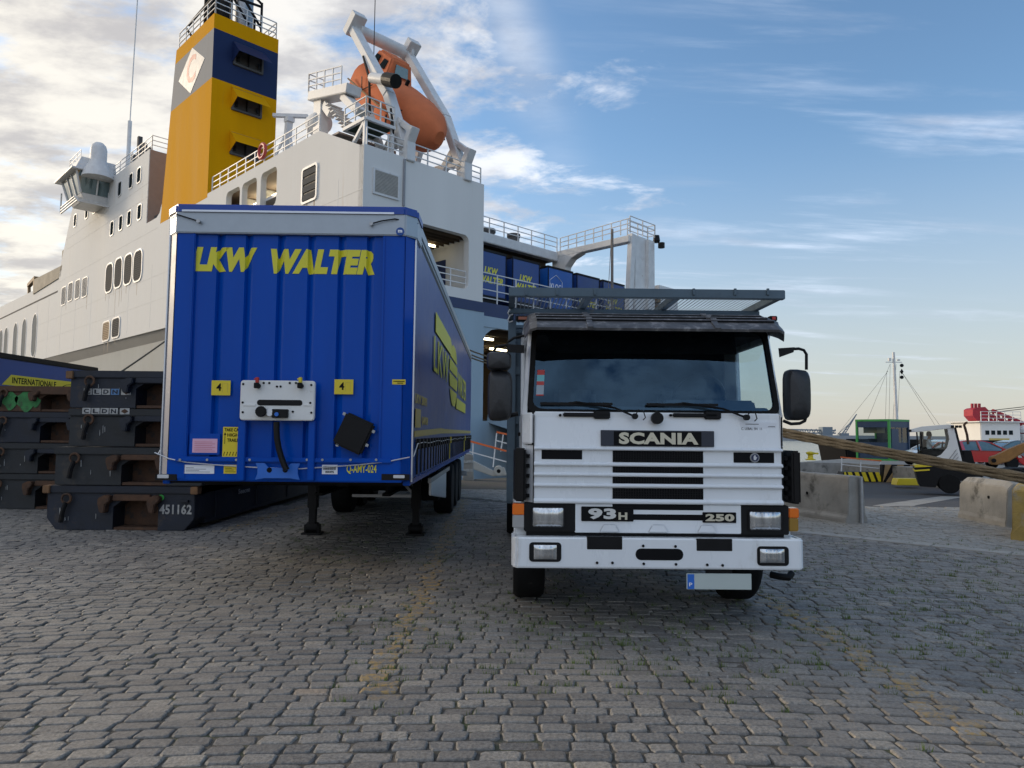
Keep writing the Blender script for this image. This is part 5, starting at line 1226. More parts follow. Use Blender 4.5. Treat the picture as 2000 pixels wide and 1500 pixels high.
rail('platform_railing', [(.6, 3.2, 19.62), (.6, 6.6, 20.4), (1.5, 6.6, 20.4)], 1.05, 3, .9)
wh_ = MB(); wh_.cyl((3.6, 4.8, 15.3), (3.6, 4.8, 27.5), .025, 5); wh_.build('aerial_wire', m_steel, sh)
# free-fall lifeboat
LB = Vector((4.6, 3.6, 19.8)); ax_b = (Vector((4.6, -.15, 16.7))-Vector((4.6, 7.6, 22.9))).normalized()
lbx = bpy.data.objects.new('lifeboat', None); COL.objects.link(lbx)
tag(lbx, 'enclosed orange lifeboat tilted bow down in the white davit', 'lifeboat')
z_ax = ax_b; x_ax = Vector((1, 0, 0)); y_ax = z_ax.cross(x_ax)
lbx.matrix_world = SHIP.m @ Matrix(((-x_ax.x, z_ax.x, y_ax.x, LB.x), (-x_ax.y, z_ax.y, y_ax.y, LB.y), (-x_ax.z, z_ax.z, y_ax.z, LB.z), (0, 0, 0, 1)))
bt = MB(); secs = [(-4.35, .95, 1.0, -.1), (-4.2, 1.15, 1.25, -.05), (-2.5, 1.35, 1.35, 0), (0, 1.42, 1.4, 0), (2.0, 1.36, 1.35, .0), (3.2, 1.1, 1.15, .05), (4.0, .7, .8, .1), (4.5, .25, .35, .15)]
n = 20; vs_ = []
for y, a, h, dz in secs:
    for i in range(n):
        t = 2*pi*i/n; c_, s_2 = cos(t), sin(t); e = .78
        vs_.append((a*math.copysign(abs(c_)**e, c_), y, dz+h*math.copysign(abs(s_2)**e, s_2)*(1 if s_2 > 0 else 1.05)))
bt.add(vs_, [(k*n+i, k*n+(i+1) % n, (k+1)*n+(i+1) % n, (k+1)*n+i) for k in range(len(secs)-1) for i in range(n)]+[tuple(range(n)), tuple(range(len(vs_)-n, len(vs_)))])
bt.build('boat_hull', m_ogr, lbx, smooth=True)
bt = MB(); bt.hexa([(-.85, -3.6, 1.1), (.85, -3.6, 1.1), (.95, -1.0, 1.1), (-.95, -1.0, 1.1), (-.62, -3.3, 2.25), (.62, -3.3, 2.25), (.66, -1.55, 2.25), (-.66, -1.55, 2.25)]); cbn = bt.build('boat_cabin', m_ogr, lbx, bevel=.12, seg=3, smooth=True)
for s in (-1, 1):
    for y in (-2.9, -1.95):
        w_ = MB(); w_.hexa([(s*.84, y-.3, 1.45), (s*.86, y+.3, 1.45), (s*.90, y+.3, 1.45), (s*.88, y-.3, 1.45), (s*.70, y-.25, 1.95), (s*.71, y+.22, 1.95), (s*.76, y+.22, 1.95), (s*.75, y-.25, 1.95)]); w_.build('cabin_window', m_pane, cbn)
w_ = MB(); w_.hexa([(-.45, -1.12, 1.5), (.45, -1.12, 1.5), (.45, -1.08, 1.5), (-.45, -1.08, 1.5), (-.4, -1.42, 2.0), (.4, -1.42, 2.0), (.4, -1.36, 2.0), (-.4, -1.36, 2.0)]); w_.build('cabin_window', m_pane2, cbn)
for s in (-1, 1):
    w_ = MB(); w_.tube([(s*1.42, -4, -.1), (s*1.5, 0, -.15), (s*1.45, 2.2, -.1), (s*1.0, 3.6, .0)], .05, 6); w_.build('fender_strip', m_lrust, lbx)
    w_ = MB(); w_.tube([(s*1.40, 1.2, .5), (s*1.46, 1.7, .1), (s*1.36, 2.4, .4)], .03, 5); w_.tube([(s*1.42, -2.6, .5), (s*1.47, -2.0, -.1), (s*1.44, -1.2, .5)], .03, 5); w_.build('grab_line', m_black, lbx)
w_ = MB(); w_.lathe([(.1, 0), (.12, .3), (.0, .35)], (.3, .2, 1.36), 2, 10); w_.build('hatch', m_black, lbx)
# life ring on the railing
lr = MB(); c_ = S(.12, 10.9, 18.15); pts = [Vector((0, .42*cos(2*pi*i/20), .42*sin(2*pi*i/20))) for i in range(21)]
lr.tube(pts, .10, 8, cap=False); o = lr.build('life_ring', M('life_ring_red', (.50, .06, .05), .5), smooth=True); o.location = S(.05, 10.9, 18.1); o.rotation_euler = (0, 0, radians(45)); tag(o, 'red life ring hung on the ship railing aft of the chimney', 'life ring')
# trailers parked on the open stern deck
m_klog = M('lighter_blue_tarp', (.012, .11, .42), .4, var=.1)
m_tr2 = M('deck_trailer_blue', (.012, .055, .23), .4, var=.12, scale=1.2)
def deck_trailer(v0, v1, label, kind):
    r = bpy.data.objects.new('deck_trailer', None); COL.objects.link(r)
    p = S((v0+v1)/2, 2.9, 8.75); r.location = p; r.rotation_euler = (0, 0, radians(45)); tag(r, label, 'trailer', 'trailers on the ship stern deck')
    w2 = (v1-v0)/2
    b = MB(); b.box(-w2, w2, 0, 13, 1.25, 3.98); b.build('body', m_klog if kind == 'KLOG' else m_tr2, r, bevel=.04)
    b = MB(); b.box(-w2-.02, w2+.02, -.02, 13, 3.98, 4.1); b.build('roof_edge', m_black, r)
    b = MB()
    for x in (-w2+.03, w2-.03): b.box(x-.035, x+.035, -.02, .0, 1.25, 3.95)
    b.build('frame_post', m_steel, r)
    b = MB(); b.box(-w2, w2, -.05, .2, 1.08, 1.25); b.box(-.6, .6, .1, 12.5, .85, 1.1); b.build('bumper_beam', m_black, r)
    for y in (2.0, 3.3):
        for s in (-1, 1):
            t = MB(); t.lathe([(.28, -.17), (.47, -.17), (.5, -.1), (.5, .1), (.47, .17), (.28, .17)], (s*(w2-.25), y, .5), 0, 18); t.build('wheel', m_rub, r, smooth=True)
    if kind == 'LKW':
        text('lettering', 'LKW', (-.62, .55, 2.62, 3.05), -.006, m_yel, r, bold=.045, shear=.22)
        text('lettering', 'WALTER', (-1.0, 1.0, 2.05, 2.48), -.006, m_yel, r, bold=.045, shear=.22)
    elif kind == 'low':
        text('lettering', 'LKW', (-.72, .45, 2.42, 2.85), -.006, m_yel, r, bold=.045, shear=.22)
        text('lettering', 'WALTER', (-1.0, 1.0, 1.85, 2.28), -.006, m_yel, r, bold=.045, shear=.22)
    else:
        text('lettering', 'KLOG', (-1.02, .04, 2.55, 2.95), -.006, m_paper, r, bold=.02)
        h = MB()
        c = [(-.49+.72*cos(radians(90+60*i)), 2.75+.80*sin(radians(90+60*i))) for i in range(7)]
        for i, (p, q) in enumerate(zip(c, c[1:])): h.beam((p[0], -.008, p[1]), (q[0], -.008, q[1]), .02, .055, (0, 1, 0))
        h.build('hexagon_outline', m_paper, r)
        h = MB()
        for i in range(2): h.box(.14, 1.0-.12*i, -.01, -.004, 2.66-.2*i, 2.74-.2*i)
        h.build('print_lines', m_paper, r)
deck_trailer(9.95, 12.48, 'blue LKW WALTER trailer on the ship deck, nearest the white stern wall', 'LKW')
deck_trailer(13.02, 15.55, 'second blue LKW WALTER trailer on the ship deck beside the KLOG one', 'LKW')
deck_trailer(16.38, 18.95, 'lighter blue trailer with white KLOG lettering on the ship deck', 'KLOG')
deck_trailer(19.35, 21.92, 'blue LKW WALTER trailer on deck between the KLOG one and the last', 'low')
deck_trailer(22.3, 24.95, 'last blue trailer on the ship deck, next to the white pillar', 'low')
# ------------------------------------------------------------------ roll trailers in two stacks
m_mafi = M('mafi_navy_steel', (.010, .015, .027), .6, var=.5, scale=2.5, st=(.045, .036, .030), sa=.48, ss=2.6, bump=.004, bs=18)
m_mafi2 = M('mafi_grey_steel', (.020, .023, .026), .65, var=.5, scale=2.5, st=(.055, .045, .036), sa=.5, ss=2.6, bump=.004, bs=18)
m_rust = M('rusty_steel', (.085, .042, .022), .8, var=.5, scale=5, st=(.03, .025, .022), sa=.5, ss=4, bump=.004, bs=30)
m_wood = M('timber_block', (.19, .10, .045), .8, var=.3, scale=8)
m_chalk = M('stencil_white', (.42, .42, .40), .8, var=.4, scale=12)
def roll_trailer(loc, label, mat, H, hook_mat, chamfer=False):
    r = empty('roll_trailer', loc, 0, label, 'roll trailer', 'stacked flat roll trailers')
    hw = 1.21; m = MB()
    c = .16 if chamfer else .02
    out = [(-hw+c, 0), (hw-c, 0), (hw, c*1.2), (hw, H-.13), (-hw, H-.13), (-hw, c*1.2)]
    m.prism(out, 1, .04, .5); b = m.build('end_plate', mat, r, bevel=.01)
    cc = MB(); cc.prism([(-.12, -.1), (.62, -.1), (.62, H*.52), (.50, H*.66), (.02, H*.66), (-.12, H*.52)], 1, -.1, .42); cutout(b, [cc.build('cut', mat, r)])
    m = MB(); m.box(-.12, .62, .40, .46, .0, H*.66); m.box(-.11, .61, .06, .42, .005, .05); m.build('coupling_pocket', m_rust, r)
    m = MB(); m.box(-hw-.01, hw+.01, 0, .16, H-.13, H-.012); m.build('top_beam', mat, r, bevel=.012)
    m = MB(); m.box(-hw, hw, .16, 12.2, H-.14, H-.02); m.build('deck', mat, r)
    for s in (-1, 1):
        m = MB(); m.box(s*hw, s*(hw-.1), .16, 12.2, H-.16, H-.01); m.box(s*(hw-.02), s*(hw-.06), .5, 12.2, .12, H-.1); m.box(s*hw, s*(hw-.12), .5, 12.2, .08, .13); m.build('side_beam', mat, r)
        for i in range(6):
            m = MB(); y = .9+i*2.0; m.box(s*(hw-.02), s*(hw+.005), y, y+.08, .13, H-.15); m.build('side_rib', mat, r)
    for x in (-.22, .58):
        m = MB(); m.prism([(x-.10, H*.72), (x-.10, H*.60), (x-.06, H*.40), (x+.02, H*.40), (x+.03, H*.58), (x+.10, H*.66), (x+.10, H*.76), (x+.02, H*.80)], 1, -.09, .05); m.build('coupling_horn', hook_mat, r, bevel=.014)
    m = MB(); m.prism([(-.12, H*.66), (.52, H*.66), (.5, H*.80), (-.1, H*.80)], 1, -.02, .05); m.build('coupling_lip', hook_mat, r, bevel=.01)
    m = MB(); pts = [(-.86+.075*cos(a), -.02, H*.70+.075*sin(a)) for a in [2*pi*i/14 for i in range(15)]]
    m.tube(pts, .02, 6, cap=False); m.build('lashing_ring', m_rust, r)
    m = MB(); m.tube([(-.86, -.03, H*.62), (-.90, -.04, H*.42), (-.93, -.03, H*.18)], .035, 6); m.build('lashing_chain', m_steel, r)
    m = MB(); m.box(.98, 1.12, -.02, .06, H*.64, H*.69); m.build('handle', mat, r)
    return r
ZL = (0, .735, 1.365, 2.0)
fs_ = [roll_trailer((-6.40, 11.75, 0), 'dark roll trailer numbered 451162, lowest of the stack by the blue trailer', m_mafi, .735, m_rust, True),
       roll_trailer((-6.27, 11.70, ZL[1]), 'grey roll trailer lying on top of the one numbered 451162', m_mafi2, .63, m_rust),
       roll_trailer((-6.12, 11.78, ZL[2]), 'roll trailer with white stencil on its top beam, third in its stack', m_mafi2, .635, m_mafi),
       roll_trailer((-6.11, 11.74, ZL[3]), 'navy roll trailer at the top of the stack by the blue trailer', m_mafi, .63, m_mafi)]
ls_ = [roll_trailer((-9.65, 14.7, 0), 'lowest roll trailer of the farther stack at the picture edge', m_mafi2, .73, m_rust, True),
       roll_trailer((-9.60, 14.65, .73), 'second roll trailer from the ground in the farther stack', m_mafi2, .63, m_mafi),
       roll_trailer((-9.62, 14.7, 1.36), 'third roll trailer from the ground in the farther stack', m_mafi, .64, m_mafi),
       roll_trailer((-9.65, 14.72, 2.0), 'rusty roll trailer with green paint blotches, top of the farther stack', m_rust, .54, m_rust)]
text('stencil_number', '451162', (.64, 1.17, .27, .43), .033, m_chalk, fs_[0], bold=.03)
d = MB(); d.lathe([(.05, -.003), (.05, .004)], (.66, .034, .54), 1, 16); d.build('green_dot', M('green_dot', (.03, .35, .05), .5), fs_[0])
for r, zz, x0 in ((fs_[3], .22, -1.02), (fs_[2], .535, -1.02)):
    yy = .032 if zz < .4 else -.006
    for i, ch in enumerate(('C', 'L', 'D', 'N')):
        b = MB(); x = x0+i*.15+.04; b.box(x, x+.135, yy, yy+.004, zz, zz+.10); bo = b.build('stencil_block', m_chalk if i != 3 or zz > .4 else M('stencil_blue', (.10, .22, .42), .7), r)
        text('stencil_letter', ch, (x+.025, x+.11, zz+.015, zz+.085), yy-.002, m_mafi, bo, bold=.03)
    b = MB(); x = x0+.66; b.box(x, x+.16, yy, yy+.004, zz, zz+.10); bo = b.build('stencil_block', m_chalk, r)
    b = MB(); b.prism([(x+.02, zz+.05), (x+.08, zz+.01), (x+.14, zz+.05), (x+.08, zz+.09)], 1, yy-.003, yy); b.build('stencil_diamond', m_rust, bo)
text('stencil_letter', 'C', (.98, 1.14, .24, .40), .033, m_chalk, fs_[1], bold=.02)
for r, z in ((fs_[0], .60), (fs_[3], .48)):
    for x in (-1.26, 1.16):
        b = MB(); b.box(x, x+.12, -.03, .14, z, z+.125); b.build('timber_block', m_wood, r, bevel=.01)
m_gpaint = M('green_spray_paint', (.045, .20, .06), .8, var=.4, scale=8, st=(.05, .04, .03), sa=.55, ss=5)
for cx_, cz_, rx_, rz_ in ((-.75, .22, .17, .17), (-.42, .22, .22, .20), (-.22, .20, .10, .1)):
    b = MB(); b.prism([(cx_+rx_*cos(a)*(1+.15*sin(3*a+cx_)), cz_+rz_*sin(a)*(1+.2*cos(4*a))) for a in [2*pi*i/22 for i in range(22)]], 1, .028+.001*cz_, .036); b.build('paint_blotch', m_gpaint, ls_[3])
rgm = random.Random(4)
for r in fs_+ls_:
    b = MB()
    for _ in range(5):
        x, z, h = rgm.uniform(-1.05, -.2), rgm.uniform(.12, .4), rgm.uniform(.03, .14); wv_ = rgm.uniform(.004, .012)
        b.prism([(x, z), (x+wv_, z+.01), (x+wv_*.6, z+h), (x-wv_*.3, z+h*.9)], 1, .034, .041)
    tag(b.build('paint_runs', m_chalk, r, fix=False), kind='stuff')
text('stencil_name', 'Seecon', (1.9, 2.5, .44, .54), 1.216, m_chalk, fs_[0], bold=.03, face='right')
# blue trailer behind the stacks
bt_ = empty('box_trailer', (-17.27, 14.0, 0), 0, 'blue trailer with yellow INTERNATIONALE banner parked behind the roll trailers', 'trailer')
b = MB(); b.box(-1.25, 1.25, 0, 13.4, 1.2, 3.85); b.build('curtain_body', m_tr2, bt_, bevel=.03)
b = MB(); b.box(-1.28, 1.28, -.02, 13.42, 3.85, 4.02); b.build('roof_edge', m_black, bt_, bevel=.02)
b = MB(); b.box(-.6, .6, .3, 13.2, .8, 1.2); b.build('chassis', m_steel, bt_)
for y in (8.6, 9.9, 11.2):
    for s in (-1, 1): wheel('wheel', s*1.0, y, .51, .51, .36, s, bt_, m_galv, 18)
b = MB(); b.prism([(8.3, 3.02), (12.6, 3.02), (12.6, 3.36), (8.7, 3.36)], 0, 1.25, 1.256); bn = b.build('banner', m_yel2, bt_)
text('banner_lettering', 'INTERNATIONALE', (8.75, 10.95, 3.09, 3.29), 1.258, m_ink, bn, bold=.02, face='right')
b = MB(); b.tube([(1.26, 11.0, 3.04), (1.26, 11.5, 3.22), (1.26, 12.2, 3.3), (1.26, 12.6, 3.28)], .012, 4); b.build('banner_line', m_ink, bn)
# ------------------------------------------------------------------ mooring ropes
m_rope = M('mooring_rope', (.125, .10, .062), .9, var=.35, scale=30, bump=.01, bs=60)
def rope(a, b, sag, r, label, mat=m_rope, grp=None):
    a, b = Vector(a), Vector(b); n = 40; pts = []
    for i in range(n+1):
        t = i/n; p = a+(b-a)*t; p.z -= sag*4*t*(1-t); pts.append(p)
    m = MB()
    if r < .04:                                     # three-strand lay
        ns, k_ = 420, 12; vs_ = []
        d0 = (b-a).normalized(); u0 = d0.cross(Vector((0, 0, 1))).normalized(); w0 = u0.cross(d0)
        ln_ = (b-a).length
        for i in range(ns+1):
            t = (i/ns)**.62; p = a+(b-a)*t; p.z -= sag*4*t*(1-t)
            for j in range(k_):
                th = 2*pi*j/k_; rr_ = r*(1+.16*cos(3*th-t*ln_*14)); vs_.append(p+(u0*cos(th)+w0*sin(th))*rr_)
        m.add(vs_, [(i*k_+j, i*k_+(j+1) % k_, (i+1)*k_+(j+1) % k_, (i+1)*k_+j) for i in range(ns) for j in range(k_)])
    else: m.tube(pts, r, 8)
    o = m.build('mooring_rope', mat, smooth=True); return tag(o, label, 'rope', grp)
lead = Vector((-2.2, 36.2, 5.72))
for (px, py, px2, py2, Y2), lb_ in (((1560, 845, 2000, 930, 10.2), 'thick mooring rope from the ship, uppermost of the three strands'),
                               ((1560, 852, 2000, 938, 10.0), 'thick mooring rope from the ship, middle one of the three strands'),
                               ((1560, 857, 2000, 953, 9.8), 'thick mooring rope from the ship, lowest of the three strands')):
    q = at(px2, py2, Y2); p = at(px, py, 14.6)
    d_ = (q-p); e = q+d_*.55
    a_ = lead+Vector((0, 0, (850-py)*.03))
    # through p: choose the sag so that the rope passes there
    t = (a_.y-p.y)/(a_.y-e.y); zz = a_.z+(e.z-a_.z)*t
    sag = max(.02, (zz-p.z)/(4*t*(1-t)))
    ee = Vector((a_.x+(p.x-a_.x)/t, e.y, e.z))
    rope(a_, ee, sag, .036, lb_, grp=None)
rope(at(425, 588, 46), at(60, 838, 27), .25, .045, 'thin dark mooring line slanting down across the ship hull', M('dark_rope', (.07, .065, .055), .9))
def bollard(loc, label, mat, k=1):
    b = MB(); b.lathe([(.30*k, 0), (.30*k, .06*k), (.17*k, .10*k), (.15*k, .32*k), (.26*k, .40*k), (.27*k, .48*k), (.1*k, .54*k), (0, .54*k)], (0, 0, 0), 2, 18); b.box(-.1*k, .46*k, -.12*k, .12*k, .36*k, .47*k)
    o = b.build('bollard', mat, smooth=True); o.location = loc; return tag(o, label, 'bollard')
bollard(at(1583, 898, 44.7)+Vector((0, 0, -.02)), 'yellow mooring bollard on the edge of the concrete quay', m_yel2, 1)
# ------------------------------------------------------------------ concrete barriers
m_barY = M('yellow_worn_concrete', (.36, .25, .07), .85, var=.3, scale=3, bump=.01, bs=30, st=(.30, .27, .21), sa=.75, ss=2.4)
def barrier(loc, deg, length, h, label, mat, foot=.06, rnd=0.03, wd=.42):
    r = empty('concrete_barrier', loc, deg, label, 'concrete block')
    m = MB(); w2 = wd/2; nx = 14
    pr = [(-w2-foot, 0), (-w2-foot, .10), (-w2, .17), (-w2+.015, h*.55), (-w2+.03, h-rnd), (-w2+.03+rnd, h), (w2-.03-rnd, h), (w2-.03, h-rnd), (w2-.015, h*.55), (w2, .17), (w2+foot, .10), (w2+foot, 0)]
    rr = random.Random(int(length*100)); n = len(pr); vs_ = []
    for i in range(nx+1):
        t = i/nx; e = max(0, 1-min(t, 1-t)*length/rnd) if rnd > .05 else 0
        for x, z in pr: vs_.append((x+rr.gauss(0, .004), t*length+rr.gauss(0, .003), (z-(.06*e*e if z > h*.7 else 0))+rr.gauss(0, .004)*(z > .02)))
    m.add(vs_, [(i*n+j, i*n+(j+1) % n, (i+1)*n+(j+1) % n, (i+1)*n+j) for i in range(nx) for j in range(n)]+[tuple(range(n)), tuple(range(nx*n, (nx+1)*n))])
    m.build('block', mat, r, bevel=.012); return r
c0 = gnd(1674, 1021)
B1 = barrier((c0.x+.0, c0.y, -.02), 19, 3.2, .91, 'long grey concrete block beside the truck, nearest the road', m_conc)
b = MB(); b.cyl((.06, -.06, .02), (.06, -.06, .9), .035, 10); b.build('end_pipe', m_galv, B1)
d = MB(); d.lathe([(.03, -.004), (.03, .004)], (-.2, 1.1, .50), 0, 12); d.build('lifting_hole', m_ink, B1)
B2 = barrier((9.45, 13.35, -.02), -3, 1.55, .86, 'pale grey concrete block with rounded top behind the yellow block', m_conc, .02, .10, .46)
d = MB(); d.lathe([(.03, -.004), (.03, .006)], (-.222, .55, .52), 0, 12); d.build('lifting_hole', m_ink, B2)
barrier((8.42, 11.52, -.02), -37, 1.5, .88, 'yellow painted concrete block worn through to grey', m_barY, .02, .06, .66)
c1 = gnd(914, 938)
sbk = barrier((c1.x, c1.y, -.02), 0, .6, .92, 'small concrete block with white bands behind the trailer wheels', m_conc, .02, .05, .34)
for z in (.32, .62):
    b = MB(); b.box(-.165, .165, -.012, .2, z, z+.09); b.build('white_band', m_chalk, sbk)
# linkspan railing and hinge beam between the trucks
rl_ = empty('ramp_railing', (0, 0, 0), 0, 'white railing with orange top bar on the ramp between the two trucks', 'railing')
def prail(parent, posts, tops, mids, Yv):
    m = MB()
    for (ax_, ay), (bx_, by) in posts: m.beam(at(ax_, ay, Yv), at(bx_, by, Yv), .05, .05)
    for (ax_, ay), (bx_, by) in mids: m.beam(at(ax_, ay, Yv), at(bx_, by, Yv), .045, .045)
    m.build('railing_posts', m_ship2, parent)
    for (ax_, ay), (bx_, by) in tops:
        m = MB(); m.beam(at(ax_, ay, Yv), at(bx_, by, Yv), .075, .075); m.build('top_bar', M('orange_bar', (.70, .14, .03), .5), parent)
prail(rl_, [((924, 864), (923, 905)), ((970, 846), (963, 912)), ((983, 848), (978, 882))], [((919, 862), (989, 881)), ((970, 844), (994, 849))], [((913, 881), (989, 902)), ((968, 860), (990, 866))], 29.5)
hbm = MB(); p = [at(924, 900, 29), at(968, 922, 29), at(985, 912, 29), at(990, 928, 29), at(962, 930, 29), at(924, 916, 29)]
hbm.prism([(q.x, q.z) for q in p], 1, 28.9, 29.4); e = at(974, 920, 28.9); hbm.lathe([(.2, -.06), (.2, .6)], (e.x, 28.9, e.z), 1, 16)
o = hbm.build('link_arm', m_hull, bevel=.02); tag(o, 'grey steel link arm with pin hole below the orange railing', 'steel arm')
hh = MB(); hh.lathe([(.08, -.004), (.08, .004)], (e.x, 28.835, e.z), 1, 14); hh.build('pin_hole', m_ink, o)
# ------------------------------------------------------------------ far side of the sunken road
yk = Root((0, 0, 0), 0)
def pxbox(px0, py0, px1, py1, Y): return yk.rect(px0, py0, px1, py1, Y)
r2 = empty('quay_railing', (0, 0, 0), 0, 'white railing with orange top bar beside the striped kerb', 'railing')
prail(r2, [((1644, 893), (1643, 925)), ((1681, 896), (1681, 929)), ((1719, 899), (1719, 934))], [((1642, 893), (1721, 900))], [((1643, 907), (1720, 915))], 41.2)
hk = empty('striped_kerb', (0, 0, 0), 0, 'black and yellow striped kerb below the white quay railing', 'kerb')
x0, x1, z0, z1 = pxbox(1640, 922, 1720, 940, 40.6)
b = MB(); b.prism([(x0, z0), (x1, z0), (x1-.25, z1), (x0+.25, z1)], 1, 40.6, 41.3); b.build('kerb', m_black, hk)
for i in range(6):
    a = x0+.15+i*(x1-x0)/6; b = MB(); b.prism([(a+.10, z0+.0), (a+.34, z0), (a+.14, z1-.0), (a-.08, z1)] if i else [(a+.1, z0), (a+.34, z0), (a+.2, z1), (a+.12, z1)], 1, 40.585, 40.6); b.build('stripe', m_yel2, hk)
hp = empty('hatched_panel', (0, 0, 0), 0, 'black and tan hatched wall panel left of the white tractor cab', 'hatched panel')
x0, x1, z0, z1 = pxbox(1724, 908, 1800, 942, 40.4)
b = MB(); b.box(x0, x1, 40.4, 40.7, z0, z1); b.build('panel', m_black, hp)
m_tanp = M('hatch_tan', (.33, .22, .10), .7, var=.2)
for i in range(4):
    a = x0-.55+i*.72; q = [(a, z0), (a+.36, z0), (a+1.06, z1), (a+.70, z1)]
    q = [(min(max(xx, x0), x1), zz) for xx, zz in q]
    b = MB(); b.prism(q, 1, 40.385, 40.4); b.build('stripe', m_tanp, hp)
x0, x1, z0, z1 = pxbox(1752, 935, 1796, 948, 36)
b = MB(); b.prism([(x0, z0), (x1, z0), (x1, z1), (x0+.08, z1)], 1, 36, 36.6); tag(b.build('yellow_kerb', m_yel2, bevel=.03), 'plain yellow kerb at the road edge beside the tractor', 'kerb')
# booth
bo_ = empty('gate_booth', (25.95, 49.0, 0), -58, 'small navy gate booth with green corner trim and large windows', 'booth')
m_bnavy = M('booth_navy', (.018, .045, .10), .45, var=.1); m_bgreen = M('booth_green', (.05, .30, .07), .45, var=.1)
W2, H2 = 2.35, 2.85
b = MB(); b.box(-W2, 0, 0, W2, .1, 1.25); b.build('lower_wall', m_bnavy, bo_)
b = MB(); b.box(-W2-.05, .05, -.05, W2+.05, 2.30, 2.72); b.build('fascia', m_bnavy, bo_)
b = MB(); b.box(-W2-.08, .08, -.08, W2+.08, 2.72, 2.86); b.build('roof', m_bgreen, bo_)
for x, y in ((-W2, 0), (0, 0), (0, W2), (-W2, W2)):
    b = MB(); b.box(x-.07, x+.07, y-.07, y+.07, 0, 2.72); b.build('corner_post', m_bgreen if (x, y) != (0, W2) else m_bnavy, bo_)
b = MB(); b.box(-W2-.06, .06, -.06, W2+.06, 0, .12); b.build('plinth', m_bgreen, bo_)
g_b = glass('booth_glass', (.55, .62, .62), .06)
b = MB(); b.add([(-W2+.07, 0, 1.25), (-.07, 0, 1.25), (-.07, 0, 2.3), (-W2+.07, 0, 2.3)], [(0, 1, 2, 3)]); b.build('window', g_b, bo_, fix=False)
b = MB(); b.add([(0, .07, 1.25), (0, W2-.07, 1.25), (0, W2-.07, 2.3), (0, .07, 2.3)], [(0, 1, 2, 3)]); b.build('window', g_b, bo_, fix=False)
b = MB(); b.box(-W2+.3, -.5, .3, .35, 1.9, 2.3); b.build('window_blind', M('blind_buff', (.45, .36, .2), .8), bo_)
b = MB(); b.box(-W2+.5, -.6, .5, 1.4, .8, 1.5); b.box(-W2, 0, W2-.05, W2, 1.25, 2.3); b.build('booth_interior', m_cabin, bo_)
for f_ in (.33, .66):
    b = MB(); b.box(-.02, .02, W2*f_-.03, W2*f_+.03, 1.25, 2.3); b.build('window_bar', m_bnavy, bo_)
b = MB(); b.box(.0, .03, .25, 1.1, .15, 2.2); b.build('door', m_bnavy, bo_)
# ------------------------------------------------------------------ cars on the quay
def car(loc, deg, paint, label, k=1):
    r = empty('parked_car', loc, deg, label, 'car', 'cars parked on the quay')
    m = MB(); L_ = 4.15
    arch = lambda c: [(c+.40*cos(a), .32+.40*sin(a)) for a in [radians(170-20*i) for i in range(9)]]
    low = [(-2.06, .32), (-2.08, .62), (-2.0, .88), (-1.62, .98), (-1.0, .99), (.75, .96), (1.15, .90), (1.75, .76), (2.0, .62), (2.06, .36), (1.95, .22)]
    fr_ = list(reversed(arch(1.30))); rr_ = list(reversed(arch(-1.27)))
    prof_ = low+[(x, max(.2, z)) for x, z in fr_]+[(x, max(.2, z)) for x, z in rr_]+[(-1.95, .22)]
    ys = [(-.80, .93), (-.86, 1.0), (.86, 1.0), (.80, .93)]
    n = len(prof_); vs_ = []
    for y, s_ in ys:
        for x, z in prof_: vs_.append((x*(.5+.5*s_), y, .62+(z-.62)*(1 if z < .62 else s_ if z > .9 else 1)))
    m.add(vs_, [(i*n+j, i*n+(j+1) % n, (i+1)*n+(j+1) % n, (i+1)*n+j) for i in range(3) for j in range(n)]+[tuple(range(n)), tuple(range(3*n, 4*n))])
    body = m.build('body', paint, r, bevel=.02)
    m = MB(); gp = [(-1.95, .93), (-1.55, 1.36), (-.9, 1.45), (-.1, 1.46), (.35, 1.36), (1.15, .91)]
    vs_ = [(x, y*(.80 if z < 1 else .62), z) for y in (-1, 1) for x, z in gp]; n = len(gp)
    m.add(vs_, [(i, i+n, (i+1) % n+n, (i+1) % n) for i in range(n)]+[tuple(range(n)), tuple(range(n, 2*n))]); gh = m.build('glasshouse', m_pane2, r)
    m = MB(); rp2 = [(-1.62, 1.34), (-.9, 1.44), (-.1, 1.45), (.38, 1.35)]
    for (xa_, za_), (xb_, zb_) in zip(rp2, rp2[1:]): m.hexa([(xa_, -.64, za_), (xb_, -.64, zb_), (xb_, .64, zb_), (xa_, .64, za_), (xa_, -.6, za_+.04), (xb_, -.6, zb_+.04), (xb_, .6, zb_+.04), (xa_, .6, za_+.04)])
    for s in (-1, 1):
        for p, q in (((.36, 1.36), (1.18, .93)), ((-.35, 1.45), (-.28, .96)), ((-1.60, 1.35), (-2.0, .92)), ((-1.2, 1.41), (-1.15, .96))): m.beam((p[0], s*.635, p[1]), (q[0], s*.815, q[1]), .09 if p[0] > -1.1 else .17, .05)
    m.build('roof', paint, r)
    for x in (1.30, -1.27):
        for s in (-1, 1):
            wh = wheel('wheel', s*.74, 0, 0, .32, .20, s, r, m_galv, 18, .66); wh.rotation_euler = (0, 0, radians(90)); wh.location = (x, s*.74, .32)
            if s == 1: pass
    for s in (-1, 1):
        m = MB(); m.hexa([(1.72, s*.56, .60), (2.02, s*.5, .60), (1.80, s*.82, .62), (1.6, s*.83, .64), (1.72, s*.56, .74), (1.95, s*.5, .70), (1.76, s*.82, .74), (1.55, s*.83, .76)]); m.build('headlight', m_clear, r)
        m = MB(); m.box(-2.07, -1.95, s*.55, s*.80, .70, .88); m.build('tail_light', m_red, r)
        m = MB(); m.box(.72, .88, s*.86, s*.98, .93, 1.04); m.build('door_mirror', paint, r, bevel=.02)
    return r
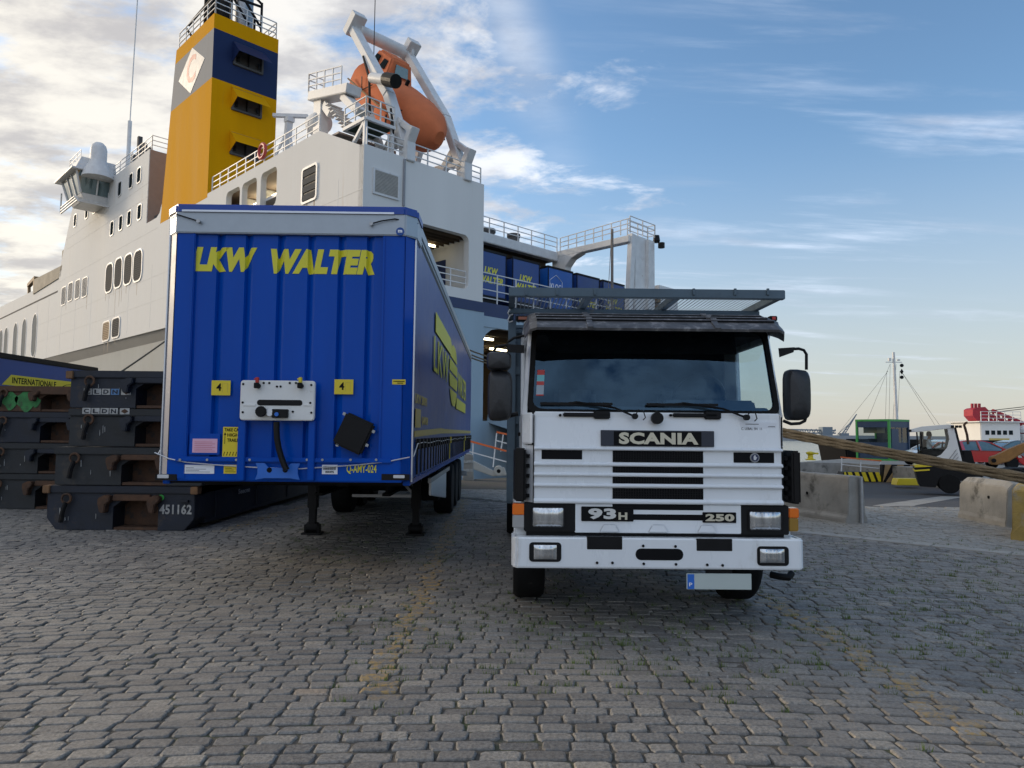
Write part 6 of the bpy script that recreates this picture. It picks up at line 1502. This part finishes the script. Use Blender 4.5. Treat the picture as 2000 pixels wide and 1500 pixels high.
m_carred = M('car_red', (.50, .012, .016), .22, var=.05, coat=1); m_carw = M('car_white', (.70, .71, .73), .25, var=.04, coat=1); m_carg = M('car_grey', (.16, .18, .20), .25, .2, var=.05, coat=1); m_card = M('car_dark_red', (.16, .02, .03), .25, var=.05, coat=1)
car((24.2, 37.2, 0.02), 0, m_carred, 'bright red hatchback just behind the white tractor cab')
car((24.9, 41.6, 0.02), 180, m_carw, 'white hatchback between the gate booth and the tractor cab')
car((31.0, 44.5, 0.02), 178, m_carg, 'silver grey hatchback beyond the bright red car')
car((34.3, 46.8, 0.02), 183, m_card, 'dark red car parked farthest back, by the white barge')
# ------------------------------------------------------------------ terminal tractor with driver
TT = Root((19.0, 31.0, -.86), -27)
tt = empty('terminal_tractor', (19.0, 31.0, -.86), -27, 'white and yellow terminal tractor numbered TT07 driving on the road', 'tractor')
def tp_(px, py): q = TT.hit(px, py, 1, 0); return (q.x, q.z)
def tprism(name, pts, y0, y1, mat, bevel=.015, parent=None):
    m = MB(); m.prism([tp_(*p) for p in pts], 1, y0, y1); return m.build(name, mat, parent or tt, bevel=bevel)
tprism('roof', [(1777, 839), (1800, 833), (1850, 829), (1864, 830), (1862, 836), (1800, 843), (1779, 844)], -.02, 1.7, m_wplate)
tprism('cab_side', [(1793, 893), (1826, 893), (1838, 888), (1850, 874), (1854, 858), (1850, 836), (1863, 835), (1880, 904), (1792, 904)], 0, .07, m_wplate)
tprism('cab_side', [(1793, 893), (1826, 893), (1838, 888), (1850, 874), (1854, 858), (1850, 836), (1863, 835), (1880, 904), (1792, 904)], 1.6, 1.67, m_wplate)
tprism('rear_window_frame', [(1863, 835), (1868, 835), (1885, 904), (1880, 904)], .05, 1.62, m_black, .006)
for a in ((1852, 899, 1868, 878), (1858, 900, 1870, 885), (1864, 901, 1872, 892)):
    m = MB(); p, q = tp_(a[0], a[1]), tp_(a[2], a[3]); m.beam((p[0], -.004, p[1]), (q[0], -.004, q[1]), .01, .05, (0, 1, 0)); m.build('cab_crease', m_louv, tt)
for px in ((1789, 843, 1793), (1797, 843, 1801)): tprism('front_pillar', [(px[0], 844), (px[0]+3, 844), (px[2]+3, 895), (px[2], 895)], .0, .06, m_black, .004)
tprism('far_pillar', [(1800, 843), (1808, 843), (1808, 895), (1800, 895)], 1.55, 1.62, m_black, .004)
tprism('cab_base', [(1796, 880), (1850, 874), (1838, 890), (1826, 894), (1796, 894)], .1, 1.55, m_black)
tprism('seat', [(1804, 858), (1810, 858), (1812, 880), (1836, 882), (1836, 888), (1804, 888)], .5, 1.05, m_black)
m = MB(); p = tp_(1843, 872); m.tube([(p[0]+.03*cos(a), .75+.2*sin(a), p[1]+.2*cos(a)) for a in [2*pi*i/16 for i in range(17)]], .02, 6, cap=False); m.beam((p[0], .75, p[1]), (p[0]+.25, .75, p[1]-.3), .05, .05); m.build('steering_wheel', m_black, tt)
g_t = glass('tractor_glass', (.72, .80, .80), .03)
m = MB(); q = [tp_(*p) for p in ((1792, 844), (1851, 837), (1854, 858), (1850, 874), (1838, 888), (1796, 893))]; m.add([(a, .03, b) for a, b in q], [tuple(range(6))]); m.build('window', g_t, tt, fix=False)
tprism('yellow_stripe', [(1786, 908), (1880, 903), (1881, 908), (1787, 913)], -.03, 1.7, m_yel2, .006)
tprism('yellow_stripe', [(1786, 918), (1816, 916), (1816, 919), (1786, 921)], -.03, 1.7, m_yel2, .006)
tprism('lower_body', [(1786, 913), (1881, 908), (1915, 925), (1915, 938), (1860, 940), (1836, 932), (1828, 952), (1797, 950), (1792, 935)], -.0, 1.9, m_black)
m = MB(); a, b = tp_(1809, 901)[0], tp_(1833, 901)[0]; text('fleet_number', 'TT07', (a, b, tp_(1820, 901.5)[1], tp_(1820, 895.5)[1]), -.004, m_ink, tt, bold=.03)
for y in (.12, 1.75):
    q = tp_(1855, 945); wh = wheel('wheel', q[0], y, q[1], .42, .34, -1 if y < 1 else 1, tt, m_steel, 22); wh.rotation_euler = (0, 0, radians(90))
    q = tp_(1985, 940); wh = wheel('wheel', q[0], y, q[1]+.06, .48, .34, -1 if y < 1 else 1, tt, m_steel, 22); wh.rotation_euler = (0, 0, radians(90))
tprism('rear_deck', [(1880, 922), (1995, 915), (2010, 915), (2010, 935), (1880, 940)], .3, 1.6, m_steel)
tprism('engine_cover', [(1882, 880), (1898, 880), (1905, 905), (1915, 925), (1885, 925)], .2, 1.5, m_black)
m = MB(); p = [tp_(*q) for q in ((1892, 868), (1890, 850), (1886, 836), (1884, 830), (1887, 826), (1891, 825))]; m.tube([(x, .2, z) for x, z in p], .05, 8); m.build('exhaust_pipe', m_rust, tt, smooth=True)
for px, py in ((1777, 841), (1860, 833), (1868, 833), (1875, 833)):
    m = MB(); q = tp_(px, py); m.box(q[0]-.06, q[0]+.06, -.12, -.03, q[1]-.06, q[1]+.05); m.build('work_lamp', m_black, tt, bevel=.01)
tprism('side_step', [(1920, 918), (1955, 916), (1990, 922), (1990, 932), (1920, 934)], -.1, .3, M('pale_step', (.30, .33, .35), .6), .01)
gn = empty('gooseneck', (19.0, 31.0, -.86), -27, 'rusty orange gooseneck arm rising behind the terminal tractor', 'gooseneck')
m = MB(); m.prism([tp_(*p) for p in ((1938, 893), (1950, 890), (1975, 878), (2000, 868), (2045, 850), (2052, 862), (2005, 884), (1975, 902), (1950, 909), (1938, 908))], 1, .5, 1.2)
m.build('arm', M('gooseneck_rust', (.30, .15, .045), .75, var=.35, scale=3, st=(.06, .04, .03), sa=.4, ss=4), gn, bevel=.03)
m = MB(); m.cyl((tp_(1944, 900)[0], .4, tp_(1944, 900)[1]), (tp_(1944, 900)[0], 1.3, tp_(1944, 900)[1]), .09, 12); m.build('pivot_pin', m_steel, gn)
# driver: one skinned body
def person(loc, joints, edges, label, deg=0):
    me = bpy.data.meshes.new('person'); me.from_pydata([j[:3] for j in joints], edges, [])
    o = bpy.data.objects.new('person', me); COL.objects.link(o); o.location = loc; o.rotation_euler = (0, 0, radians(deg))
    m1 = o.modifiers.new('s', 'SKIN'); m2 = o.modifiers.new('u', 'SUBSURF'); m2.levels = 2; m2.render_levels = 2
    for i, j in enumerate(joints): me.skin_vertices[0].data[i].radius = (j[3], j[4] if len(j) > 4 else j[3])
    me.skin_vertices[0].data[0].use_root = True
    bpy.context.view_layer.update()
    m3 = bpy.data.meshes.new_from_object(o.evaluated_get(bpy.context.evaluated_depsgraph_get())); o.modifiers.clear(); o.data = m3; m3.name = 'person'
    for mm in (M('skin', (.36, .19, .12), .6), M('white_shirt', (.62, .64, .68), .8), M('dark_trousers', (.02, .022, .03), .8)): m3.materials.append(mm)
    for p in m3.polygons:
        p.use_smooth = True; c = p.center
        p.material_index = 2 if c.z < .06 or c.x > .19 and c.z < .2 else 1 if c.z < .50 and c.x < .17 else 0
    return tag(o, label, 'person')
jt = [(0, 0, 0, .15, .17), (-.02, 0, .18, .13, .16), (-.03, 0, .36, .12, .18), (0, 0, .50, .06, .07), (.02, 0, .57, .055, .06), (.035, 0, .66, .085, .075), (.03, 0, .75, .07, .065),
      (-.01, -.20, .42, .06), (.10, -.24, .20, .045), (.34, -.14, .24, .035), (.42, -.12, .26, .03),
      (-.01, .20, .42, .06), (.10, .24, .20, .045), (.34, .14, .24, .035), (.42, .12, .26, .03),
      (.05, -.10, -.02, .10), (.44, -.12, .02, .07), (.46, -.12, -.34, .05), (.05, .10, -.02, .10), (.44, .12, .02, .07), (.46, .12, -.34, .05), (.125, 0, .655, .012)]
ed = [(0, 1), (1, 2), (2, 3), (3, 4), (4, 5), (5, 6), (2, 7), (7, 8), (8, 9), (9, 10), (2, 11), (11, 12), (12, 13), (13, 14), (0, 15), (15, 16), (16, 17), (0, 18), (18, 19), (19, 20), (5, 21)]
q = tp_(1817, 884); dp_ = person(TT.m @ Vector((q[0], .62, q[1]+.1)), jt, ed, 'driver in a white shirt seated at the tractor steering wheel', -27)
hr = MB(); hr.lathe([(.100, .62), (.108, .68), (.104, .75), (.08, .81), (.04, .84), (0, .845)], (.005, 0, .0), 2, 16); hr.build('hair', M('dark_hair', (.012, .01, .009), .8), dp_, smooth=True)
# ------------------------------------------------------------------ harbour beyond the quay
bg_ = empty('moored_tug', (34, 60, -2.8), 0, 'black hulled boat with tall white stayed mast behind the gate booth', 'boat')
def loc_(px, py, Y, o_): q = at(px, py, Y); return Vector((q.x-o_[0], q.y-o_[1], q.z-o_[2]))
O = (34, 60, -2.8)
xa_ = loc_(1631, 870, 60, O).x
m_tug = M('tug_hull_black', (.012, .012, .013), .9, spec=.1)
m = MB(); m.hexa([(xa_+.6, -1.2, 0), (12, -1.5, 0), (12, 3.5, 0), (xa_+.6, 3.2, 0), (xa_, -1.8, 4.1), (12, -2, 3.9), (12, 4, 3.9), (xa_, 3.6, 4.1)]); m.build('hull', m_tug, bg_, bevel=.1)
m = MB(); m.box(xa_+.1, 12, -1.9, -1.75, 3.9, 4.25); m.build('bulwark', m_steel, bg_)
mx = loc_(1752, 820, 60, O); mtp = loc_(1745, 688, 60, O)
m = MB(); m.tube([(mx.x, 0, 3.5), (mtp.x, 0, mtp.z)], .17, 8, r1=.11); m.beam((mtp.x-.7, 0, mtp.z-.85), (mtp.x+.7, 0, mtp.z-.85), .06, .06); m.box(mtp.x-.45, mtp.x-.25, -.1, .1, mtp.z-.75, mtp.z-.5); m.box(mtp.x+.3, mtp.x+.5, -.1, .1, mtp.z-.72, mtp.z-.6); m.build('mast', m_ship2, bg_)
m = MB()
for px, py, tx_ in ((1638, 850, -.5), (1690, 840, -.3), (1733, 820, -.6), (1740, 820, -.3), (1757, 820, .5), (1748, 820, .2), (1830, 830, .6), (1845, 838, .6)):
    q = loc_(px, py, 60, O); m.tube([(q.x, .3, q.z), (mtp.x+tx_, 0, mtp.z-(1.0 if abs(tx_) < .45 else 1.6))], .012, 4)
m.build('mast_stay', m_louv, bg_)
m = MB()
for py, r_ in ((714, .16), (737, .16)):
    q = loc_(1760, py, 60, O); m.lathe([(0, -r_), (r_*.7, -r_*.7), (r_, 0), (r_*.7, r_*.7), (0, r_)], (q.x, -.1, q.z), 2, 12)
q = loc_(1760, 726, 60, O); m.lathe([(0, -.26), (.14, 0), (0, .26)], (q.x, -.1, q.z), 2, 10); m.build('day_signal', m_black, bg_)
O2 = (52, 75, -2.8)
cr_ = empty('crane_barge', O2, 0, 'white barge deckhouse with folded red lattice crane above', 'crane barge')
def px2(px, py): q = loc_(px, py, 75, O2); return q.x, q.z
a, b = px2(1886, 862), px2(2040, 900)
m = MB(); m.box(a[0], 25, -4, 6, 0, a[1]-.3); m.build('hull', m_ship2, cr_, bevel=.1)
a, b = px2(1892, 868), px2(1966, 826)
m = MB(); m.box(a[0], b[0], -2, 3, a[1]-1, b[1]); hs = m.build('deckhouse', m_ship, cr_, bevel=.06)
m = MB(); m.box(a[0]-.3, b[0]+.4, -2.3, 3.2, b[1], b[1]+.12); m.build('deckhouse_roof', m_ship2, cr_)
for i in range(5):
    p, q = px2(1900+i*11.2, 849), px2(1907+i*11.2, 841); m = MB(); m.box(p[0], q[0], -2.03, -1.98, p[1], q[1]); m.build('window', m_pane, hs)
p, q = px2(1907, 861), px2(1945, 856); m = MB(); m.box(p[0], q[0], -2.04, -1.98, p[1], q[1]); m.build('name_board', m_tan, hs)
rail('railing', [(a[0], -2.1, b[1]+.1), (b[0], -2.1, b[1]+.1)], 1.0, 3, .8, cr_)
p, q = px2(1975, 868), px2(2030, 848); m = MB(); m.box(p[0], q[0], -2, 2, p[1]-1, q[1]); m.build('after_house', m_ship, cr_, bevel=.06)
p, _ = px2(1985, 845), 0; m = MB(); m.lathe([(.5, 0), (.55, .3), (.3, .7), (0, .75)], (p[0], -1, p[1]), 2, 14); m.build('dome', m_ship2, cr_, smooth=True)
m_cred = M('crane_red', (.36, .015, .03), .5, var=.2)
hd_ = [px2(*s_) for s_ in ((1894, 800), (1894, 812), (1903, 822), (1918, 824), (1926, 812), (1926, 803), (1918, 795), (1900, 797))]
m = MB(); m.prism(hd_, 1, -.5, 1.0)
for px in (1901, 1908, 1915): p, q = px2(px, 800), px2(px, 788); m.beam((p[0], .2, p[1]), (q[0], .2, q[1]), .2, .2)
m.build('crane_head', m_cred, cr_)
m = MB(); t0, t1, u0, u1 = px2(1928, 802), px2(2060, 856), px2(1924, 822), px2(2055, 880)
nb = 12
for y in (-.8, 1.2):
    m.beam((t0[0], y, t0[1]), (t1[0], y, t1[1]), .28, .28); m.beam((u0[0], y, u0[1]), (u1[0], y, u1[1]), .28, .28)
    for i in range(nb):
        f, g = i/nb, (i+1)/nb
        A_ = (t0[0]+(t1[0]-t0[0])*f, y, t0[1]+(t1[1]-t0[1])*f); B_ = (u0[0]+(u1[0]-u0[0])*g, y, u0[1]+(u1[1]-u0[1])*g); C_ = (t0[0]+(t1[0]-t0[0])*g, y, t0[1]+(t1[1]-t0[1])*g)
        m.beam(A_, B_, .14, .14); m.beam(B_, C_, .14, .14)
m.build('crane_boom', m_cred, cr_)
m = MB()
for py0, py1 in ((803, 795), (807, 799)):
    p, q = px2(1926, py0), px2(2050, py1-6); m.tube([(p[0], .2, p[1]), (q[0], .2, q[1])], .05, 4)
m.build('crane_cable', m_steel, cr_)
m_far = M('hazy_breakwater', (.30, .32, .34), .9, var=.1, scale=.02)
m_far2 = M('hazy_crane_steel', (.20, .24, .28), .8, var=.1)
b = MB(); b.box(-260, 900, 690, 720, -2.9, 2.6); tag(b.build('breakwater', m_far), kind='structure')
o_ = empty('dock_crane', (0, 0, 0), 0, 'pale far-off lattice gantry lying low on the breakwater', 'crane')
m = MB()
def f6(px, py): q = at(px, py, 600); return (q.x, 600, q.z)
m.beam(f6(1500, 838), f6(1632, 841), 1.2, 1.2); m.beam(f6(1500, 846), f6(1632, 846), 1.2, 1.2)
for i in range(14): m.beam(f6(1500+i*9.4, 838), f6(1504.7+i*9.4, 846), .6, .6); m.beam(f6(1504.7+i*9.4, 846), f6(1509.4+i*9.4, 838), .6, .6)
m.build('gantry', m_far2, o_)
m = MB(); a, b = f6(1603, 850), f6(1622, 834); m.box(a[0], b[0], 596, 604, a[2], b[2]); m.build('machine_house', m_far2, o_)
o_ = empty('slewing_crane', (0, 0, 0), 0, 'thin far-off slanting jib crane left of the gate booth', 'crane')
m = MB(); m.beam(f6(1644, 848), f6(1673, 809), .8, .8); m.beam(f6(1650, 848), f6(1673, 809), .6, .6); m.beam(f6(1636, 848), f6(1665, 822), .4, .4)
for i in range(6): m.beam(f6(1645+i*4.2, 846-i*5.6), f6(1652+i*3.2, 843-i*5), .4, .4)
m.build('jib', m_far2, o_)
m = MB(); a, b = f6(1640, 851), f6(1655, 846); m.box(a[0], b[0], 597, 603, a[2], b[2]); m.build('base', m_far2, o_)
